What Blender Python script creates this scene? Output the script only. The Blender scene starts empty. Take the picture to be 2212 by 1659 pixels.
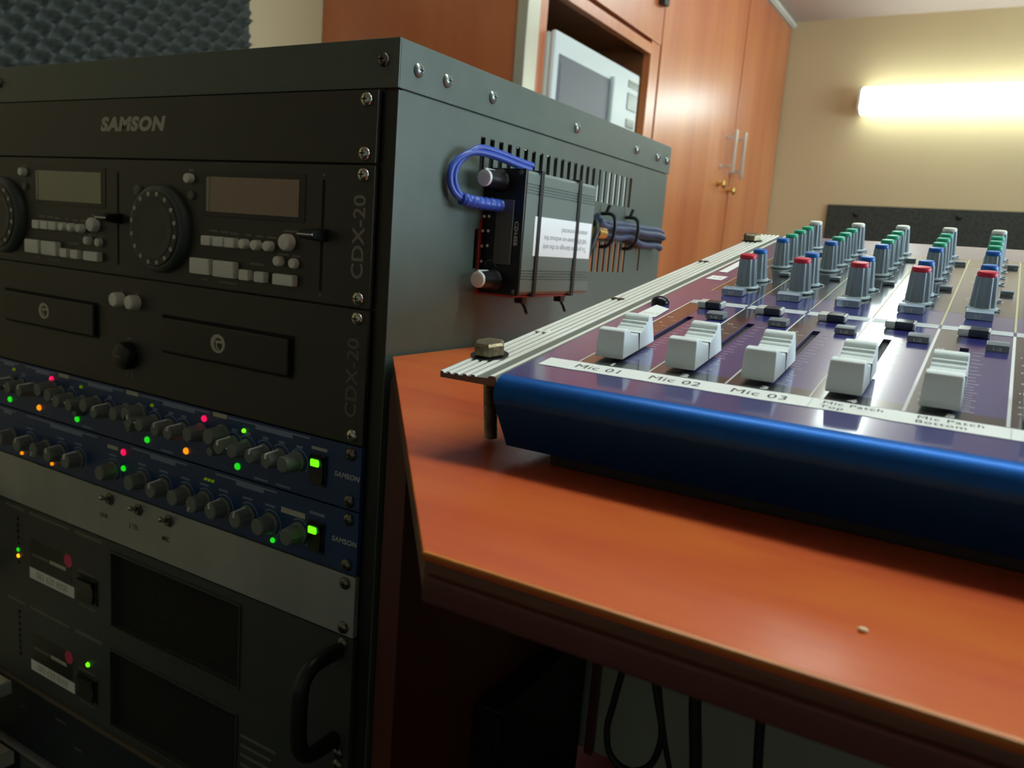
import bpy, bmesh, math, random
from mathutils import Matrix, Vector
random.seed(7)
C = bpy.context.scene.collection
S = bpy.context.scene
PI = math.pi
FLOOR = 911.0            # millimetres from the rack datum down to the floor
def W(x, y, z): return Vector((x/1000, y/1000, (z+FLOOR)/1000))

# ------------------------------------------------------------------ camera
cam_d = bpy.data.cameras.new('camera'); cam = bpy.data.objects.new('camera', cam_d); C.objects.link(cam)
rt = Vector((0.8539, 0.5149, 0.0760)); dn = Vector((0.1520, -0.1070, -0.9826)); fw = Vector((-0.4978, 0.8506, -0.1696))
fw.normalize(); rt = (rt - fw*rt.dot(fw)).normalized(); up = -(fw.cross(rt)); dn = fw.cross(rt)
m3 = Matrix(((rt.x, -dn.x, -fw.x), (rt.y, -dn.y, -fw.y), (rt.z, -dn.z, -fw.z)))
cam.matrix_world = Matrix.Translation(W(336.6, -393.5, -85.8)) @ m3.to_4x4()
cam_d.sensor_fit = 'HORIZONTAL'; cam_d.sensor_width = 36.0; cam_d.lens = 1750.3/2212*36
cam_d.clip_start = 0.01; cam_d.clip_end = 50
cam_d.dof.use_dof = True; cam_d.dof.focus_distance = 0.375; cam_d.dof.aperture_fstop = 20.0
S.camera = cam

# ------------------------------------------------------------------ light and exposure
w = bpy.data.worlds.new('world'); S.world = w; w.use_nodes = True
w.node_tree.nodes['Background'].inputs[0].default_value = (0.8, 0.9, 1.0, 1)
w.node_tree.nodes['Background'].inputs[1].default_value = 0.02
S.view_settings.view_transform = 'Standard'
S.view_settings.look = 'None'
S.view_settings.gamma = 1.0
S.view_settings.use_curve_mapping = False
S.view_settings.exposure = 0.4
KEY_E, WALL_E, CEIL_E, WIN_E = 11.0, 5.5, 5.0, 9.0      # emission of the overhead, wall and far ceiling fluorescent lamps
LAMP_COL = (0.93, 1.0, 0.95)

# ------------------------------------------------------------------ helpers
def lin(c):
    return tuple(((v/255)/12.92 if v/255 <= 0.04045 else ((v/255+0.055)/1.055)**2.4) for v in c)
def mat(name, col, rough=0.5, metal=0.0, spec=0.5, noise=0.0, nscale=60, bump=0.0, bscale=400, coat=0.0, coat_r=0.1, emit=None, es=0.0, trans=0.0, aniso=None, col2=None):
    m = bpy.data.materials.new(name); m.use_nodes = True
    nt = m.node_tree; b = nt.nodes['Principled BSDF']
    c = lin(col)
    b.inputs['Base Color'].default_value = (*c, 1)
    b.inputs['Roughness'].default_value = rough; b.inputs['Metallic'].default_value = metal
    b.inputs['Specular IOR Level'].default_value = spec
    b.inputs['Coat Weight'].default_value = coat; b.inputs['Coat Roughness'].default_value = coat_r
    if trans: b.inputs['Transmission Weight'].default_value = trans
    if emit:
        b.inputs['Emission Color'].default_value = (*lin(emit), 1); b.inputs['Emission Strength'].default_value = es
    if noise or col2:
        tc = nt.nodes.new('ShaderNodeTexCoord'); n = nt.nodes.new('ShaderNodeTexNoise')
        n.inputs['Scale'].default_value = nscale; n.inputs['Detail'].default_value = 4
        mp = nt.nodes.new('ShaderNodeMapping'); mp.inputs['Scale'].default_value = aniso or (1, 1, 1)
        nt.links.new(tc.outputs['Object'], mp.inputs[0]); nt.links.new(mp.outputs[0], n.inputs['Vector'])
        r = nt.nodes.new('ShaderNodeValToRGB')
        r.color_ramp.elements[0].position = 0.32; r.color_ramp.elements[1].position = 0.68
        d = lin(col2) if col2 else tuple(v*(1-noise) for v in c)
        r.color_ramp.elements[0].color = (*d, 1); r.color_ramp.elements[1].color = (*c, 1)
        nt.links.new(n.outputs[0], r.inputs[0]); nt.links.new(r.outputs[0], b.inputs['Base Color'])
    if bump:
        tc = nt.nodes.new('ShaderNodeTexCoord'); n = nt.nodes.new('ShaderNodeTexNoise')
        n.inputs['Scale'].default_value = bscale; n.inputs['Detail'].default_value = 3
        nt.links.new(tc.outputs['Object'], n.inputs['Vector'])
        bp = nt.nodes.new('ShaderNodeBump'); bp.inputs['Strength'].default_value = bump; bp.inputs['Distance'].default_value = 0.001
        nt.links.new(n.outputs[0], bp.inputs['Height']); nt.links.new(bp.outputs[0], b.inputs['Normal'])
    return m
def wood(name, c1, c2, c3, scale, rough, coat, coat_r, axis=(1, 1, 1), specks=False):
    m = mat(name, c1, rough, coat=coat, coat_r=coat_r)
    nt = m.node_tree; b = nt.nodes['Principled BSDF']
    tc = nt.nodes.new('ShaderNodeTexCoord'); mp = nt.nodes.new('ShaderNodeMapping'); mp.inputs['Scale'].default_value = axis
    n1 = nt.nodes.new('ShaderNodeTexNoise'); n1.inputs['Scale'].default_value = scale; n1.inputs['Detail'].default_value = 5; n1.inputs['Distortion'].default_value = 0.6
    n2 = nt.nodes.new('ShaderNodeTexNoise'); n2.inputs['Scale'].default_value = scale*9; n2.inputs['Detail'].default_value = 3
    nt.links.new(tc.outputs['Object'], mp.inputs[0])
    for n in (n1, n2): nt.links.new(mp.outputs[0], n.inputs['Vector'])
    r = nt.nodes.new('ShaderNodeValToRGB'); e = r.color_ramp.elements
    e[0].position = 0.3; e[0].color = (*lin(c2), 1); e[1].position = 0.72; e[1].color = (*lin(c3), 1)
    x = e.new(0.5); x.color = (*lin(c1), 1)
    mx = nt.nodes.new('ShaderNodeMath'); mx.operation = 'MULTIPLY_ADD'; mx.inputs[1].default_value = 0.18; 
    nt.links.new(n2.outputs[0], mx.inputs[0]); 
    ad = nt.nodes.new('ShaderNodeMath'); ad.operation = 'SUBTRACT'; ad.inputs[1].default_value = 0.09
    nt.links.new(n1.outputs[0], ad.inputs[0]); nt.links.new(ad.outputs[0], mx.inputs[2])
    nt.links.new(mx.outputs[0], r.inputs[0]); nt.links.new(r.outputs[0], b.inputs['Base Color'])
    return m

# frames: matrices from local millimetres to world metres
def frame(o, ex, ey, ez):
    s = 0.001
    o = W(*o)
    return Matrix(((ex[0]*s, ey[0]*s, ez[0]*s, o.x), (ex[1]*s, ey[1]*s, ez[1]*s, o.y), (ex[2]*s, ey[2]*s, ez[2]*s, o.z), (0, 0, 0, 1)))
FW = frame((0, 0, 0), (1, 0, 0), (0, 1, 0), (0, 0, 1))                 # rack-aligned world millimetres
FF = frame((0, 0, 0), (1, 0, 0), (0, 0, 1), (0, -1, 0))                # rack face: x right, y up, z towards the room
FS = frame((12.5, 0, 0), (0, 1, 0), (0, 0, 1), (1, 0, 0))              # rack side: x deeper, y up, z outwards
CX = -500.0
FC = frame((CX, 0, 0), (0, 1, 0), (0, 0, 1), (1, 0, 0))                # cupboard fronts
YB = 2950.0
FB = frame((0, YB, 0), (1, 0, 0), (0, 0, 1), (0, -1, 0))               # back wall
TH = math.radians(9.34)
MA = (0, math.cos(TH), math.sin(TH)); MN = (0, -math.sin(TH), math.cos(TH))
MO = (176.6, -134.7 + MN[1]*34, -161 + MN[2]*34)
FM = frame(MO, (1, 0, 0), MA, MN)                                      # sloping mixer panel: x along channels, y up the slope, z off the panel
def Mw(u, v, q=0):
    return (MO[0]+u, MO[1]+MA[1]*v+MN[1]*q, MO[2]+MA[2]*v+MN[2]*q)

WORLD = {}
def new_bm(): return bmesh.new()
def _mark(bm, before, mi):
    if mi:
        for f in bm.faces:
            if f not in before: f.material_index = mi
def box(bm, x0, x1, y0, y1, z0, z1, bev=0, seg=2, mi=0):
    before = set(bm.faces)
    g = bmesh.ops.create_cube(bm, size=1)['verts']
    for v in g: v.co = Vector(((x0+x1)/2 + v.co.x*(x1-x0), (y0+y1)/2 + v.co.y*(y1-y0), (z0+z1)/2 + v.co.z*(z1-z0)))
    if bev:
        es = {e for v in g for e in v.link_edges}
        bmesh.ops.bevel(bm, geom=list(es), offset=bev, segments=seg, affect='EDGES', profile=0.5, clamp_overlap=True)
    _mark(bm, before, mi)
def prism(bm, pts, z0, z1, bev=0, seg=2, mi=0, axis='z'):
    before = set(bm.faces)
    def P(a, b, c): return {'z': (a, b, c), 'x': (c, a, b), 'y': (a, c, b)}[axis]
    lo = [bm.verts.new(P(x, y, z0)) for x, y in pts]; hi = [bm.verts.new(P(x, y, z1)) for x, y in pts]
    n = len(pts); fs = [bm.faces.new(lo[::-1]), bm.faces.new(hi)]
    for i in range(n): fs.append(bm.faces.new((lo[i], lo[(i+1) % n], hi[(i+1) % n], hi[i])))
    bmesh.ops.recalc_face_normals(bm, faces=fs)
    if bev:
        es = {e for f in fs[:2] for e in f.edges}
        bmesh.ops.bevel(bm, geom=list(es), offset=bev, segments=seg, affect='EDGES', profile=0.5, clamp_overlap=True)
    _mark(bm, before, mi)
def lathe(bm, prof, cx=0, cy=0, seg=24, flute=0.0, cap=True, mi=0, axis='z', skip=()):
    before = set(bm.faces)
    rings = []
    for k, (r, z) in enumerate(prof):
        ring = []
        for i in range(seg):
            a = 2*PI*i/seg
            rr = r*(1-flute if (flute and i % 2 and k not in skip) else 1)
            p = (cx+rr*math.cos(a), cy+rr*math.sin(a), z)
            if axis == 'x': p = (p[2], p[0], p[1])
            if axis == 'y': p = (p[0], p[2], p[1])
            ring.append(bm.verts.new(p))
        rings.append(ring)
    fs = []
    for a, b in zip(rings, rings[1:]):
        for i in range(seg): fs.append(bm.faces.new((a[i], a[(i+1) % seg], b[(i+1) % seg], b[i])))
    if cap: fs.append(bm.faces.new(rings[0][::-1])); fs.append(bm.faces.new(rings[-1]))
    bmesh.ops.recalc_face_normals(bm, faces=fs)
    _mark(bm, before, mi)
def tube(bm, pts, r, seg=10, mi=0, smooth=6):
    before = set(bm.faces)
    P = [Vector(p) for p in pts]
    if smooth > 1 and len(P) > 2:
        Q = []
        for i in range(len(P)-1):
            p0 = P[max(i-1, 0)]; p1 = P[i]; p2 = P[i+1]; p3 = P[min(i+2, len(P)-1)]
            for k in range(smooth):
                t = k/smooth
                Q.append(0.5*((2*p1)+(p2-p0)*t+(2*p0-5*p1+4*p2-p3)*t*t+(3*p1-p0-3*p2+p3)*t**3))
        Q.append(P[-1]); P = Q
    rings = []; nrm = None
    for i, p in enumerate(P):
        t = (P[min(i+1, len(P)-1)]-P[max(i-1, 0)]).normalized()
        if nrm is None:
            nrm = t.orthogonal().normalized()
        nrm = (nrm - t*nrm.dot(t)).normalized(); bn = t.cross(nrm)
        rr = r(i/(len(P)-1)) if callable(r) else r
        rings.append([bm.verts.new(p+nrm*rr*math.cos(2*PI*k/seg)+bn*rr*math.sin(2*PI*k/seg)) for k in range(seg)])
    fs = []
    for a, b in zip(rings, rings[1:]):
        for i in range(seg): fs.append(bm.faces.new((a[i], a[(i+1) % seg], b[(i+1) % seg], b[i])))
    fs.append(bm.faces.new(rings[0][::-1])); fs.append(bm.faces.new(rings[-1]))
    bmesh.ops.recalc_face_normals(bm, faces=fs)
    _mark(bm, before, mi)
def ball(bm, c, r, sc=(1, 1, 1), seg=14, mi=0):
    before = set(bm.faces)
    bmesh.ops.create_uvsphere(bm, u_segments=seg, v_segments=max(6, seg//2), radius=r, matrix=Matrix.Translation(c) @ Matrix.Diagonal((*sc, 1)))
    _mark(bm, before, mi)
def holed(bm, x0, x1, y0, y1, holes, t):
    """flat plate in xy with rectangular openings, thickness t below z=0"""
    xs = sorted({x0, x1, *[h[0] for h in holes], *[h[1] for h in holes]}); ys = sorted({y0, y1, *[h[2] for h in holes], *[h[3] for h in holes]})
    V = {}
    def v(x, y):
        if (x, y) not in V: V[(x, y)] = bm.verts.new((x, y, 0))
        return V[(x, y)]
    fs = []
    for xa, xb in zip(xs, xs[1:]):
        for ya, yb in zip(ys, ys[1:]):
            cx, cy = (xa+xb)/2, (ya+yb)/2
            if any(h[0] < cx < h[1] and h[2] < cy < h[3] for h in holes): continue
            fs.append(bm.faces.new((v(xa, ya), v(xb, ya), v(xb, yb), v(xa, yb))))
    low = {k: bm.verts.new((k[0], k[1], -t)) for k in V}
    inv = {v_: k for k, v_ in V.items()}
    bnd = [e for e in {e for f in fs for e in f.edges} if len(e.link_faces) == 1]
    pairs = []
    for e in bnd:
        f = e.link_faces[0]; L = [l for l in f.loops if l.edge == e][0]
        pairs.append((L.vert, L.link_loop_next.vert))
    for f in fs: bm.faces.new([low[inv[v_]] for v_ in reversed(f.verts[:])])
    for p, q in pairs: bm.faces.new((q, p, low[inv[p]], low[inv[q]]))

def obj(name, bm, m, parent=None, F=FW, label=None, smooth=40, stuff=False):
    for v in bm.verts: v.co = F @ v.co
    xs = [v.co for v in bm.verts]
    lo = Vector((min(v.x for v in xs), min(v.y for v in xs), min(v.z for v in xs))); hi = Vector((max(v.x for v in xs), max(v.y for v in xs), max(v.z for v in xs)))
    org = Vector(((lo.x+hi.x)/2, (lo.y+hi.y)/2, lo.z))
    for v in bm.verts: v.co -= org
    me = bpy.data.meshes.new(name); bm.to_mesh(me); bm.free()
    for k in (m if isinstance(m, (list, tuple)) else [m]): me.materials.append(k)
    me.shade_smooth()
    if smooth: me.set_sharp_from_angle(angle=math.radians(smooth))
    o = bpy.data.objects.new(name, me); C.objects.link(o)
    if smooth:
        wn = o.modifiers.new('even_normals', 'WEIGHTED_NORMAL'); wn.keep_sharp = True; wn.weight = 80
    WORLD[o.name] = org
    if parent is not None:
        o.parent = parent; o.location = org - WORLD[parent.name]
    else: o.location = org
    if label: o['label'] = label
    if stuff: o['kind'] = 'stuff'
    return o
def thing(name, label, cat, loc, group=None):
    o = bpy.data.objects.new(name, None); C.objects.link(o); o.empty_display_size = 0.02
    o.location = W(*loc); WORLD[o.name] = W(*loc)
    o['label'] = label; o['category'] = cat
    if group: o['group'] = group
    return o
def tag(o, label, cat, group=None):
    o['label'] = label; o['category'] = cat
    if group: o['group'] = group
    return o
def struct(name, bm, m, parent=None, F=FW):
    o = obj(name, bm, m, parent, F)
    if parent is None: o['kind'] = 'structure'
    return o
def inst(src, parent, F0, p0, p1, label=None):
    """copy of a part and of its sub-parts, moved from local point p0 to p1 of frame F0"""
    d = F0.to_3x3() @ (Vector(p1)-Vector(p0))
    o = src.copy(); C.objects.link(o); o.parent = parent
    WORLD[o.name] = WORLD[src.name] + d; o.location = WORLD[o.name] - WORLD[parent.name]
    if label: o['label'] = label
    for ch in src.children:
        k = ch.copy(); C.objects.link(k); k.parent = o; WORLD[k.name] = WORLD[ch.name] + d
        k.location = WORLD[k.name]-WORLD[o.name]
    return o
def dup(root, dloc, label, group=None):
    """copy of a whole thing with its parts and their sub-parts, moved by dloc metres"""
    d = Vector(dloc)
    r = root.copy(); C.objects.link(r); WORLD[r.name] = WORLD[root.name]+d; r.location = WORLD[r.name]
    r['label'] = label
    if group: r['group'] = group
    for ch in root.children:
        c = ch.copy(); C.objects.link(c); c.parent = r; WORLD[c.name] = WORLD[ch.name]+d
        for g in ch.children:
            k = g.copy(); C.objects.link(k); k.parent = c; WORLD[k.name] = WORLD[g.name]+d
    return r
def text_bm(body, size, x, y, z, align='LEFT', rot=0.0, sx=1.0, bold=0.0, shear=0.0, outline=0.0, spacing=1.0, bm=None, mi=0):
    cu = bpy.data.curves.new('t', 'FONT'); cu.body = body; cu.size = size; cu.align_x = align; cu.align_y = 'CENTER'
    cu.offset = bold; cu.shear = shear; cu.space_character = spacing; cu.resolution_u = 4
    if outline:
        cu.fill_mode = 'NONE'; cu.bevel_depth = outline; cu.bevel_resolution = 0
    ob = bpy.data.objects.new('t', cu); C.objects.link(ob)
    dg = bpy.context.evaluated_depsgraph_get(); dg.update()
    me = bpy.data.meshes.new_from_object(ob.evaluated_get(dg))
    bpy.data.objects.remove(ob); bpy.data.curves.remove(cu)
    b = bm if bm is not None else bmesh.new()
    before = set(b.verts); fb = set(b.faces)
    b.from_mesh(me); bpy.data.meshes.remove(me)
    R = Matrix.Translation((x, y, z)) @ Matrix.Rotation(rot, 4, 'Z') @ Matrix.Diagonal((sx, 1, 0.3 if outline else 1, 1))
    for v in b.verts:
        if v not in before: v.co = R @ v.co
    for f in b.faces:
        if f not in fb: f.material_index = mi
    return b

# ------------------------------------------------------------------ materials
M = {}
M['wall'] = mat('beige paint', (208, 188, 144), 0.75, noise=0.06, nscale=3, bump=0.05, bscale=120)
M['wall_grey'] = mat('pale grey paint', (196, 200, 198), 0.75, noise=0.06, nscale=3)
M['ceiling'] = mat('ceiling paint', (198, 182, 172), 0.85, noise=0.05, nscale=2)
M['floor'] = mat('floor vinyl', (40, 37, 35), 0.5, noise=0.2, nscale=8)
M['rack'] = mat('black rack paint', (84, 98, 90), 0.38, noise=0.12, nscale=35, bump=0.12, bscale=1500)
M['panel_black'] = mat('black anodised panel', (48, 48, 42), 0.42, noise=0.1, nscale=40)
M['black'] = mat('black plastic', (20, 21, 20), 0.38)
M['void'] = mat('dark recess', (6, 6, 6), 0.8)
M['chrome'] = mat('nickel screw', (200, 198, 186), 0.22, metal=1.0)
M['dark_screw'] = mat('darkened screw', (120, 116, 104), 0.3, metal=1.0)
M['grey_btn'] = mat('grey button plastic', (238, 242, 230), 0.4)
M['lcd_warm'] = mat('unlit display brown', (148, 124, 106), 0.25, coat=0.5)
M['lcd_olive'] = mat('unlit display olive', (146, 144, 116), 0.25, coat=0.5)
M['lcd_edge'] = mat('display edge', (150, 152, 140), 0.3)
M['jog'] = mat('jog wheel rubber', (48, 50, 46), 0.4)
M['jog_rim'] = mat('jog wheel rim', (66, 76, 74), 0.35)
M['print_grey'] = mat('grey lettering', (190, 190, 170), 0.6)
M['print_dim'] = mat('dim lettering', (112, 112, 102), 0.6)
M['blue_panel'] = mat('blue painted panel', (28, 64, 112), 0.4, noise=0.1, nscale=20)
M['blue_print'] = mat('pale blue print', (130, 148, 172), 0.6)
M['white_print'] = mat('white print', (196, 202, 200), 0.6)
M['knob_grey'] = mat('green grey knob', (112, 122, 116), 0.45)
M['white_line'] = mat('white pointer', (250, 252, 250), 0.25)
M['silver'] = mat('dull aluminium panel', (178, 184, 182), 0.45, metal=0.5, noise=0.22, nscale=14, aniso=(1, 1, 0.4))
M['amp'] = mat('charcoal amplifier paint', (62, 68, 66), 0.5, noise=0.12, nscale=30)
M['mesh'] = mat('vent foam', (34, 34, 28), 0.9, bump=0.6, bscale=900, col2=(16, 16, 14), nscale=500)
M['sticker_black'] = mat('black sticker', (10, 10, 11), 0.35)
M['sticker_white'] = mat('white sticker', (240, 244, 240), 0.55)
M['pink'] = mat('pink sticker print', (226, 56, 108), 0.5)
for k, c in dict(red=(255, 20, 90), green=(30, 215, 30), orange=(255, 140, 10), dim=(110, 150, 0), amber=(255, 170, 20), lime=(110, 255, 20), dark_red=(90, 30, 28)).items():
    M['led_'+k] = mat('lamp '+k, tuple(v*0.5 for v in c), 0.3, emit=c, es={'dim': 0.28, 'red': 0.7, 'green': 0.75, 'orange': 0.95, 'amber': 1.6, 'lime': 1.1, 'dark_red': 0.0}[k])
M['wood_top'] = wood('reddish cherry veneer', (204, 88, 34), (182, 70, 30), (216, 108, 38), 9, 0.4, 0.45, 0.22, (0.5, 2.6, 1))
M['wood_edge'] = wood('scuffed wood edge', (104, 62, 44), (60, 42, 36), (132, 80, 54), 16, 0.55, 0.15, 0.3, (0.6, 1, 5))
M['wood_dark'] = wood('dark red wood', (92, 42, 32), (70, 30, 22), (104, 50, 36), 6, 0.5, 0.2, 0.3, (1, 1, 0.2))  # wood darkened to carry the shade under the desk
M['wood_lip'] = wood('orange lacquered lip', (214, 128, 40), (196, 104, 32), (226, 146, 56), 10, 0.4, 0.4, 0.2, (1, 1, 1))
M['cup'] = wood('orange cherry laminate', (206, 112, 58), (190, 94, 46), (222, 136, 76), 3.2, 0.45, 1.0, 0.27, (1, 2.2, 0.22))
M['cup'].node_tree.nodes['Principled BSDF'].inputs['Coat IOR'].default_value = 1.7
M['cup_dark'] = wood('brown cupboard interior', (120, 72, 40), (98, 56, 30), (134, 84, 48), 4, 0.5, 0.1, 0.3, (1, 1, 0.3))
M['trim'] = mat('white cornice', (222, 224, 214), 0.5)
M['alu'] = mat('satin aluminium edge', (206, 204, 188), 0.35, metal=0.6)
M['steel'] = mat('brushed steel handle', (205, 200, 190), 0.32, metal=0.8)
M['brass'] = mat('brass', (206, 170, 96), 0.32, metal=0.9)
M['mw'] = mat('white microwave enamel', (222, 232, 226), 0.35)
M['mw_glass'] = mat('grey microwave window', (98, 104, 112), 0.4)
M['mw_disp'] = mat('microwave display', (116, 126, 118), 0.25)
M['foam'] = mat('charcoal acoustic foam', (84, 88, 80), 0.95, bump=0.3, bscale=300)
M['pin'] = mat('dark felt board', (70, 74, 66), 0.95, col2=(48, 52, 46), nscale=120)
M['lamp_white'] = mat('lamp housing', (225, 225, 215), 0.5)
M['tube_wall'] = mat('wall lamp diffuser', (255, 255, 250), 0.5, emit=(236, 255, 250), es=WALL_E)
M['tube_key'] = mat('overhead lamp diffuser', (255, 255, 250), 0.5, emit=(236, 255, 250), es=KEY_E)
M['tube_ceil'] = mat('ceiling lamp diffuser', (255, 255, 250), 0.5, emit=(236, 255, 250), es=CEIL_E)
M['mix'] = mat('navy mixer enamel', (46, 46, 124), 0.3, noise=0.1, nscale=25, coat=1.0, coat_r=0.09)
M['mix'].node_tree.nodes['Principled BSDF'].inputs['Coat IOR'].default_value = 2.5
M['mix_black'] = mat('black panel print', (22, 22, 26), 0.3, coat=1.0, coat_r=0.09)
M['mix_black'].node_tree.nodes['Principled BSDF'].inputs['Coat IOR'].default_value = 2.5
M['mix_front'] = mat('blue mixer front enamel', (8, 84, 160), 0.46, metal=0.75, coat=0.12, coat_r=0.2, noise=0.08, nscale=200)
M['mix_base'] = mat('black mixer base', (22, 21, 28), 0.5)
M['rail'] = mat('aluminium rail', (112, 114, 106), 0.62, spec=0.3, bump=0.05, bscale=800)
M['rail_glint'] = mat('aluminium with painted glint', (240, 240, 230), 0.34, metal=0.15)  # ridge highlights put into the colour, over the same aluminium
M['bolt'] = mat('tarnished steel bolt', (150, 138, 112), 0.42, metal=0.9, noise=0.5, nscale=300, bump=0.3, bscale=500)
M['fader'] = mat('pale grey fader cap', (226, 235, 235), 0.4, bump=0.06, bscale=2500)
M['line_dark'] = mat('dark groove line', (50, 58, 62), 0.6)
M['tape'] = mat('white label tape', (244, 246, 242), 0.45)
M['ink'] = mat('black tape ink', (40, 42, 44), 0.6)
M['slot'] = mat('fader slot', (8, 8, 12), 0.5)
M['mix_white'] = mat('white panel print', (226, 228, 226), 0.5)
M['mix_band'] = mat('pale band print', (196, 202, 206), 0.4)
M['mix_yellow'] = mat('pale yellow print', (200, 196, 150), 0.5)
M['knob_body'] = mat('grey mixer knob', (158, 176, 186), 0.42)
M['knob_skirt'] = mat('pale knob skirt', (186, 206, 214), 0.35)
M['cap_red'] = mat('red knob cap', (206, 40, 66), 0.35)
M['cap_blue'] = mat('blue knob cap', (26, 104, 190), 0.35)
M['cap_green'] = mat('green knob cap', (44, 172, 134), 0.35)
M['cap_white'] = mat('cream knob cap', (226, 226, 214), 0.4)
M['smoke'] = mat('translucent smoke plastic', (176, 194, 210), 0.16, trans=0.4)
M['clear'] = mat('clear button housing', (228, 234, 230), 0.2, trans=0.3)
M['btn_dark'] = mat('dark grey mixer button', (120, 128, 134), 0.3)
M['btn_win'] = mat('dark button window', (44, 54, 66), 0.25)
M['box_grey'] = mat('grey green extruded case', (108, 122, 116), 0.42, metal=0.1)
M['box_front'] = mat('gloss black front plate', (10, 11, 12), 0.3)
M['box_red'] = mat('red backing card', (150, 50, 46), 0.5)
M['knob_white'] = mat('white knob top', (224, 228, 226), 0.4)
M['tie'] = mat('black nylon tie', (18, 24, 25), 0.4)
M['label_white'] = mat('white paper label', (244, 250, 250), 0.5)
M['cable_blue'] = mat('blue cable jacket', (50, 78, 168), 0.38)
M['cable_navy'] = mat('dark blue cable jacket', (52, 66, 92), 0.45)
M['cable_black'] = mat('black cable jacket', (20, 21, 20), 0.5)
M['under'] = mat('grey green board', (165, 170, 150), 0.7, noise=0.15, nscale=6)
M['bracket'] = mat('cream painted metal', (206, 210, 178), 0.5)
M['bracket_front'] = mat('grey metal lip', (160, 172, 168), 0.4)
M['shade_black'] = mat('matt black shade slab', (14, 14, 15), 0.55)

# ------------------------------------------------------------------ room shell
CEILZ = 832.0
XL, XR, YF = -1029.0, 2300.0, -2300.0
b = new_bm(); box(b, XL-60, XR+60, YF-60, YB+60, -FLOOR-60, -FLOOR); struct('floor', b, M['floor'])
b = new_bm(); box(b, XL-60, XR+60, YF-60, YB+60, CEILZ, CEILZ+60); struct('ceiling', b, M['ceiling'])
b = new_bm(); box(b, XL-60, XL, YF, YB, -FLOOR, CEILZ); struct('wall_left', b, M['wall'])
b = new_bm(); box(b, XL-60, XR+60, YB, YB+60, -FLOOR, CEILZ); struct('wall_back', b, M['wall'])
FR = frame((XR, 0, 0), (0, -1, 0), (0, 0, 1), (-1, 0, 0))
WY0, WY1, WZ0, WZ1 = 100.0, 2000.0, -60.0, 640.0
b = new_bm(); holed(b, -YB, -YF, -FLOOR, CEILZ, [(-WY1, -WY0, WZ0, WZ1)], 60); struct('wall_right', b, M['wall'], F=FR)
b = new_bm()
for (ya, yb, za, zb) in ((-WY1, -WY0, WZ0, WZ0+45), (-WY1, -WY0, WZ1-45, WZ1), (-WY1, -WY1+45, WZ0, WZ1), (-WY0-45, -WY0, WZ0, WZ1), (-(WY0+WY1)/2-22, -(WY0+WY1)/2+22, WZ0, WZ1)): box(b, ya+1, yb-1, za+1, zb-1, -50, -8, 2)
wf = struct('window_1', b, M['trim'], F=FR)
b = new_bm(); box(b, -WY1+20, -WY0-20, WZ0+20, WZ1-20, -40, -34); obj('pane', b, mat('bright daylit window pane', (240, 248, 255), 0.3, emit=(214, 236, 255), es=WIN_E), wf, FR)
b = new_bm(); box(b, XL-60, XR+60, YF-60, YF, -FLOOR, CEILZ); struct('wall_front', b, M['wall_grey'])
b = new_bm(); box(b, XL, CX+8, 985, YB, 808, CEILZ); box(b, CX-8, CX+16, 985, YB, 811, 823, 3); struct('trim_1', b, M['trim'])

# ------------------------------------------------------------------ fluorescent lamps
def batten(name, label, F, L, tube, group=None, width=64, depth=78, base=22):
    """lamp along local x from 0 to L, on the surface z=0, growing along +z; y is its width"""
    t = thing(name, label, 'lamp', (0, 0, 0))
    o = F @ Vector((L/2, 0, 0)); t.location = o; WORLD[t.name] = o
    if group: t['group'] = group
    b = new_bm(); box(b, 8, L-8, -width*0.32, width*0.32, 0, base, 2); obj('lamp_base', b, M['lamp_white'], t, F)
    b = new_bm()
    prof = [(-width*0.5, base), (-width*0.5, base+depth*0.45), (-width*0.36, depth), (width*0.36, depth), (width*0.5, base+depth*0.45), (width*0.5, base)]
    prism(b, prof, 10, L-10, 4, 2, axis='x'); obj('diffuser', b, tube, t, F)
    for xa, xb in ((0, 10), (L-10, L)):
        b = new_bm(); prism(b, [(p[0]*1.04, p[1]+(1 if p[1] > base+1 else -1)) for p in prof], xa, xb, 2, 2, axis='x'); obj('end_cap', b, M['lamp_white'], t, F)
    return t
batten('fluorescent_lamp', 'white fluorescent lamp glowing on the beige back wall above the dark board', frame((-214, YB, 527), (1, 0, 0), (0, 0, 1), (0, -1, 0)), 1230, M['tube_wall'], width=92, depth=80)
batten('fluorescent_lamp', 'fluorescent lamp on the ceiling high above the blue mixing desk', frame((-115, 150, CEILZ), (1, 0, 0), (0, -1, 0), (0, 0, -1)), 1230, M['tube_key'], width=150)
batten('fluorescent_lamp', 'fluorescent lamp on the ceiling running towards the back wall', frame((40, 1420, CEILZ), (0, 1, 0), (1, 0, 0), (0, 0, -1)), 1040, M['tube_ceil'], width=100)

# ------------------------------------------------------------------ acoustic foam on the left wall, dark board on the back wall
b = new_bm(); y0, y1, z0, z1 = 120.0, 777.0, 30.0, 480.0; ny, nz = 138, 94
g = [[b.verts.new((XL+16+(3+48*((1+math.cos(PI*(y0+(y1-y0)*i/ny-325)/18.5)*math.cos(PI*(z0+(z1-z0)*j/nz-190)/21.5))/2)**2.2)*min(1, (ny-i)/7+.1), y0+(y1-y0)*i/ny, z0+(z1-z0)*j/nz)) for j in range(nz+1)] for i in range(ny+1)]
for i in range(ny):
    for j in range(nz): b.faces.new((g[i][j], g[i+1][j], g[i+1][j+1], g[i][j+1]))
ring = [g[i][0] for i in range(ny+1)]+[g[ny][j] for j in range(1, nz+1)]+[g[i][nz] for i in range(ny-1, -1, -1)]+[g[0][j] for j in range(nz-1, 0, -1)]
bk = [b.verts.new((XL, v.co.y, v.co.z)) for v in ring]
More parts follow.
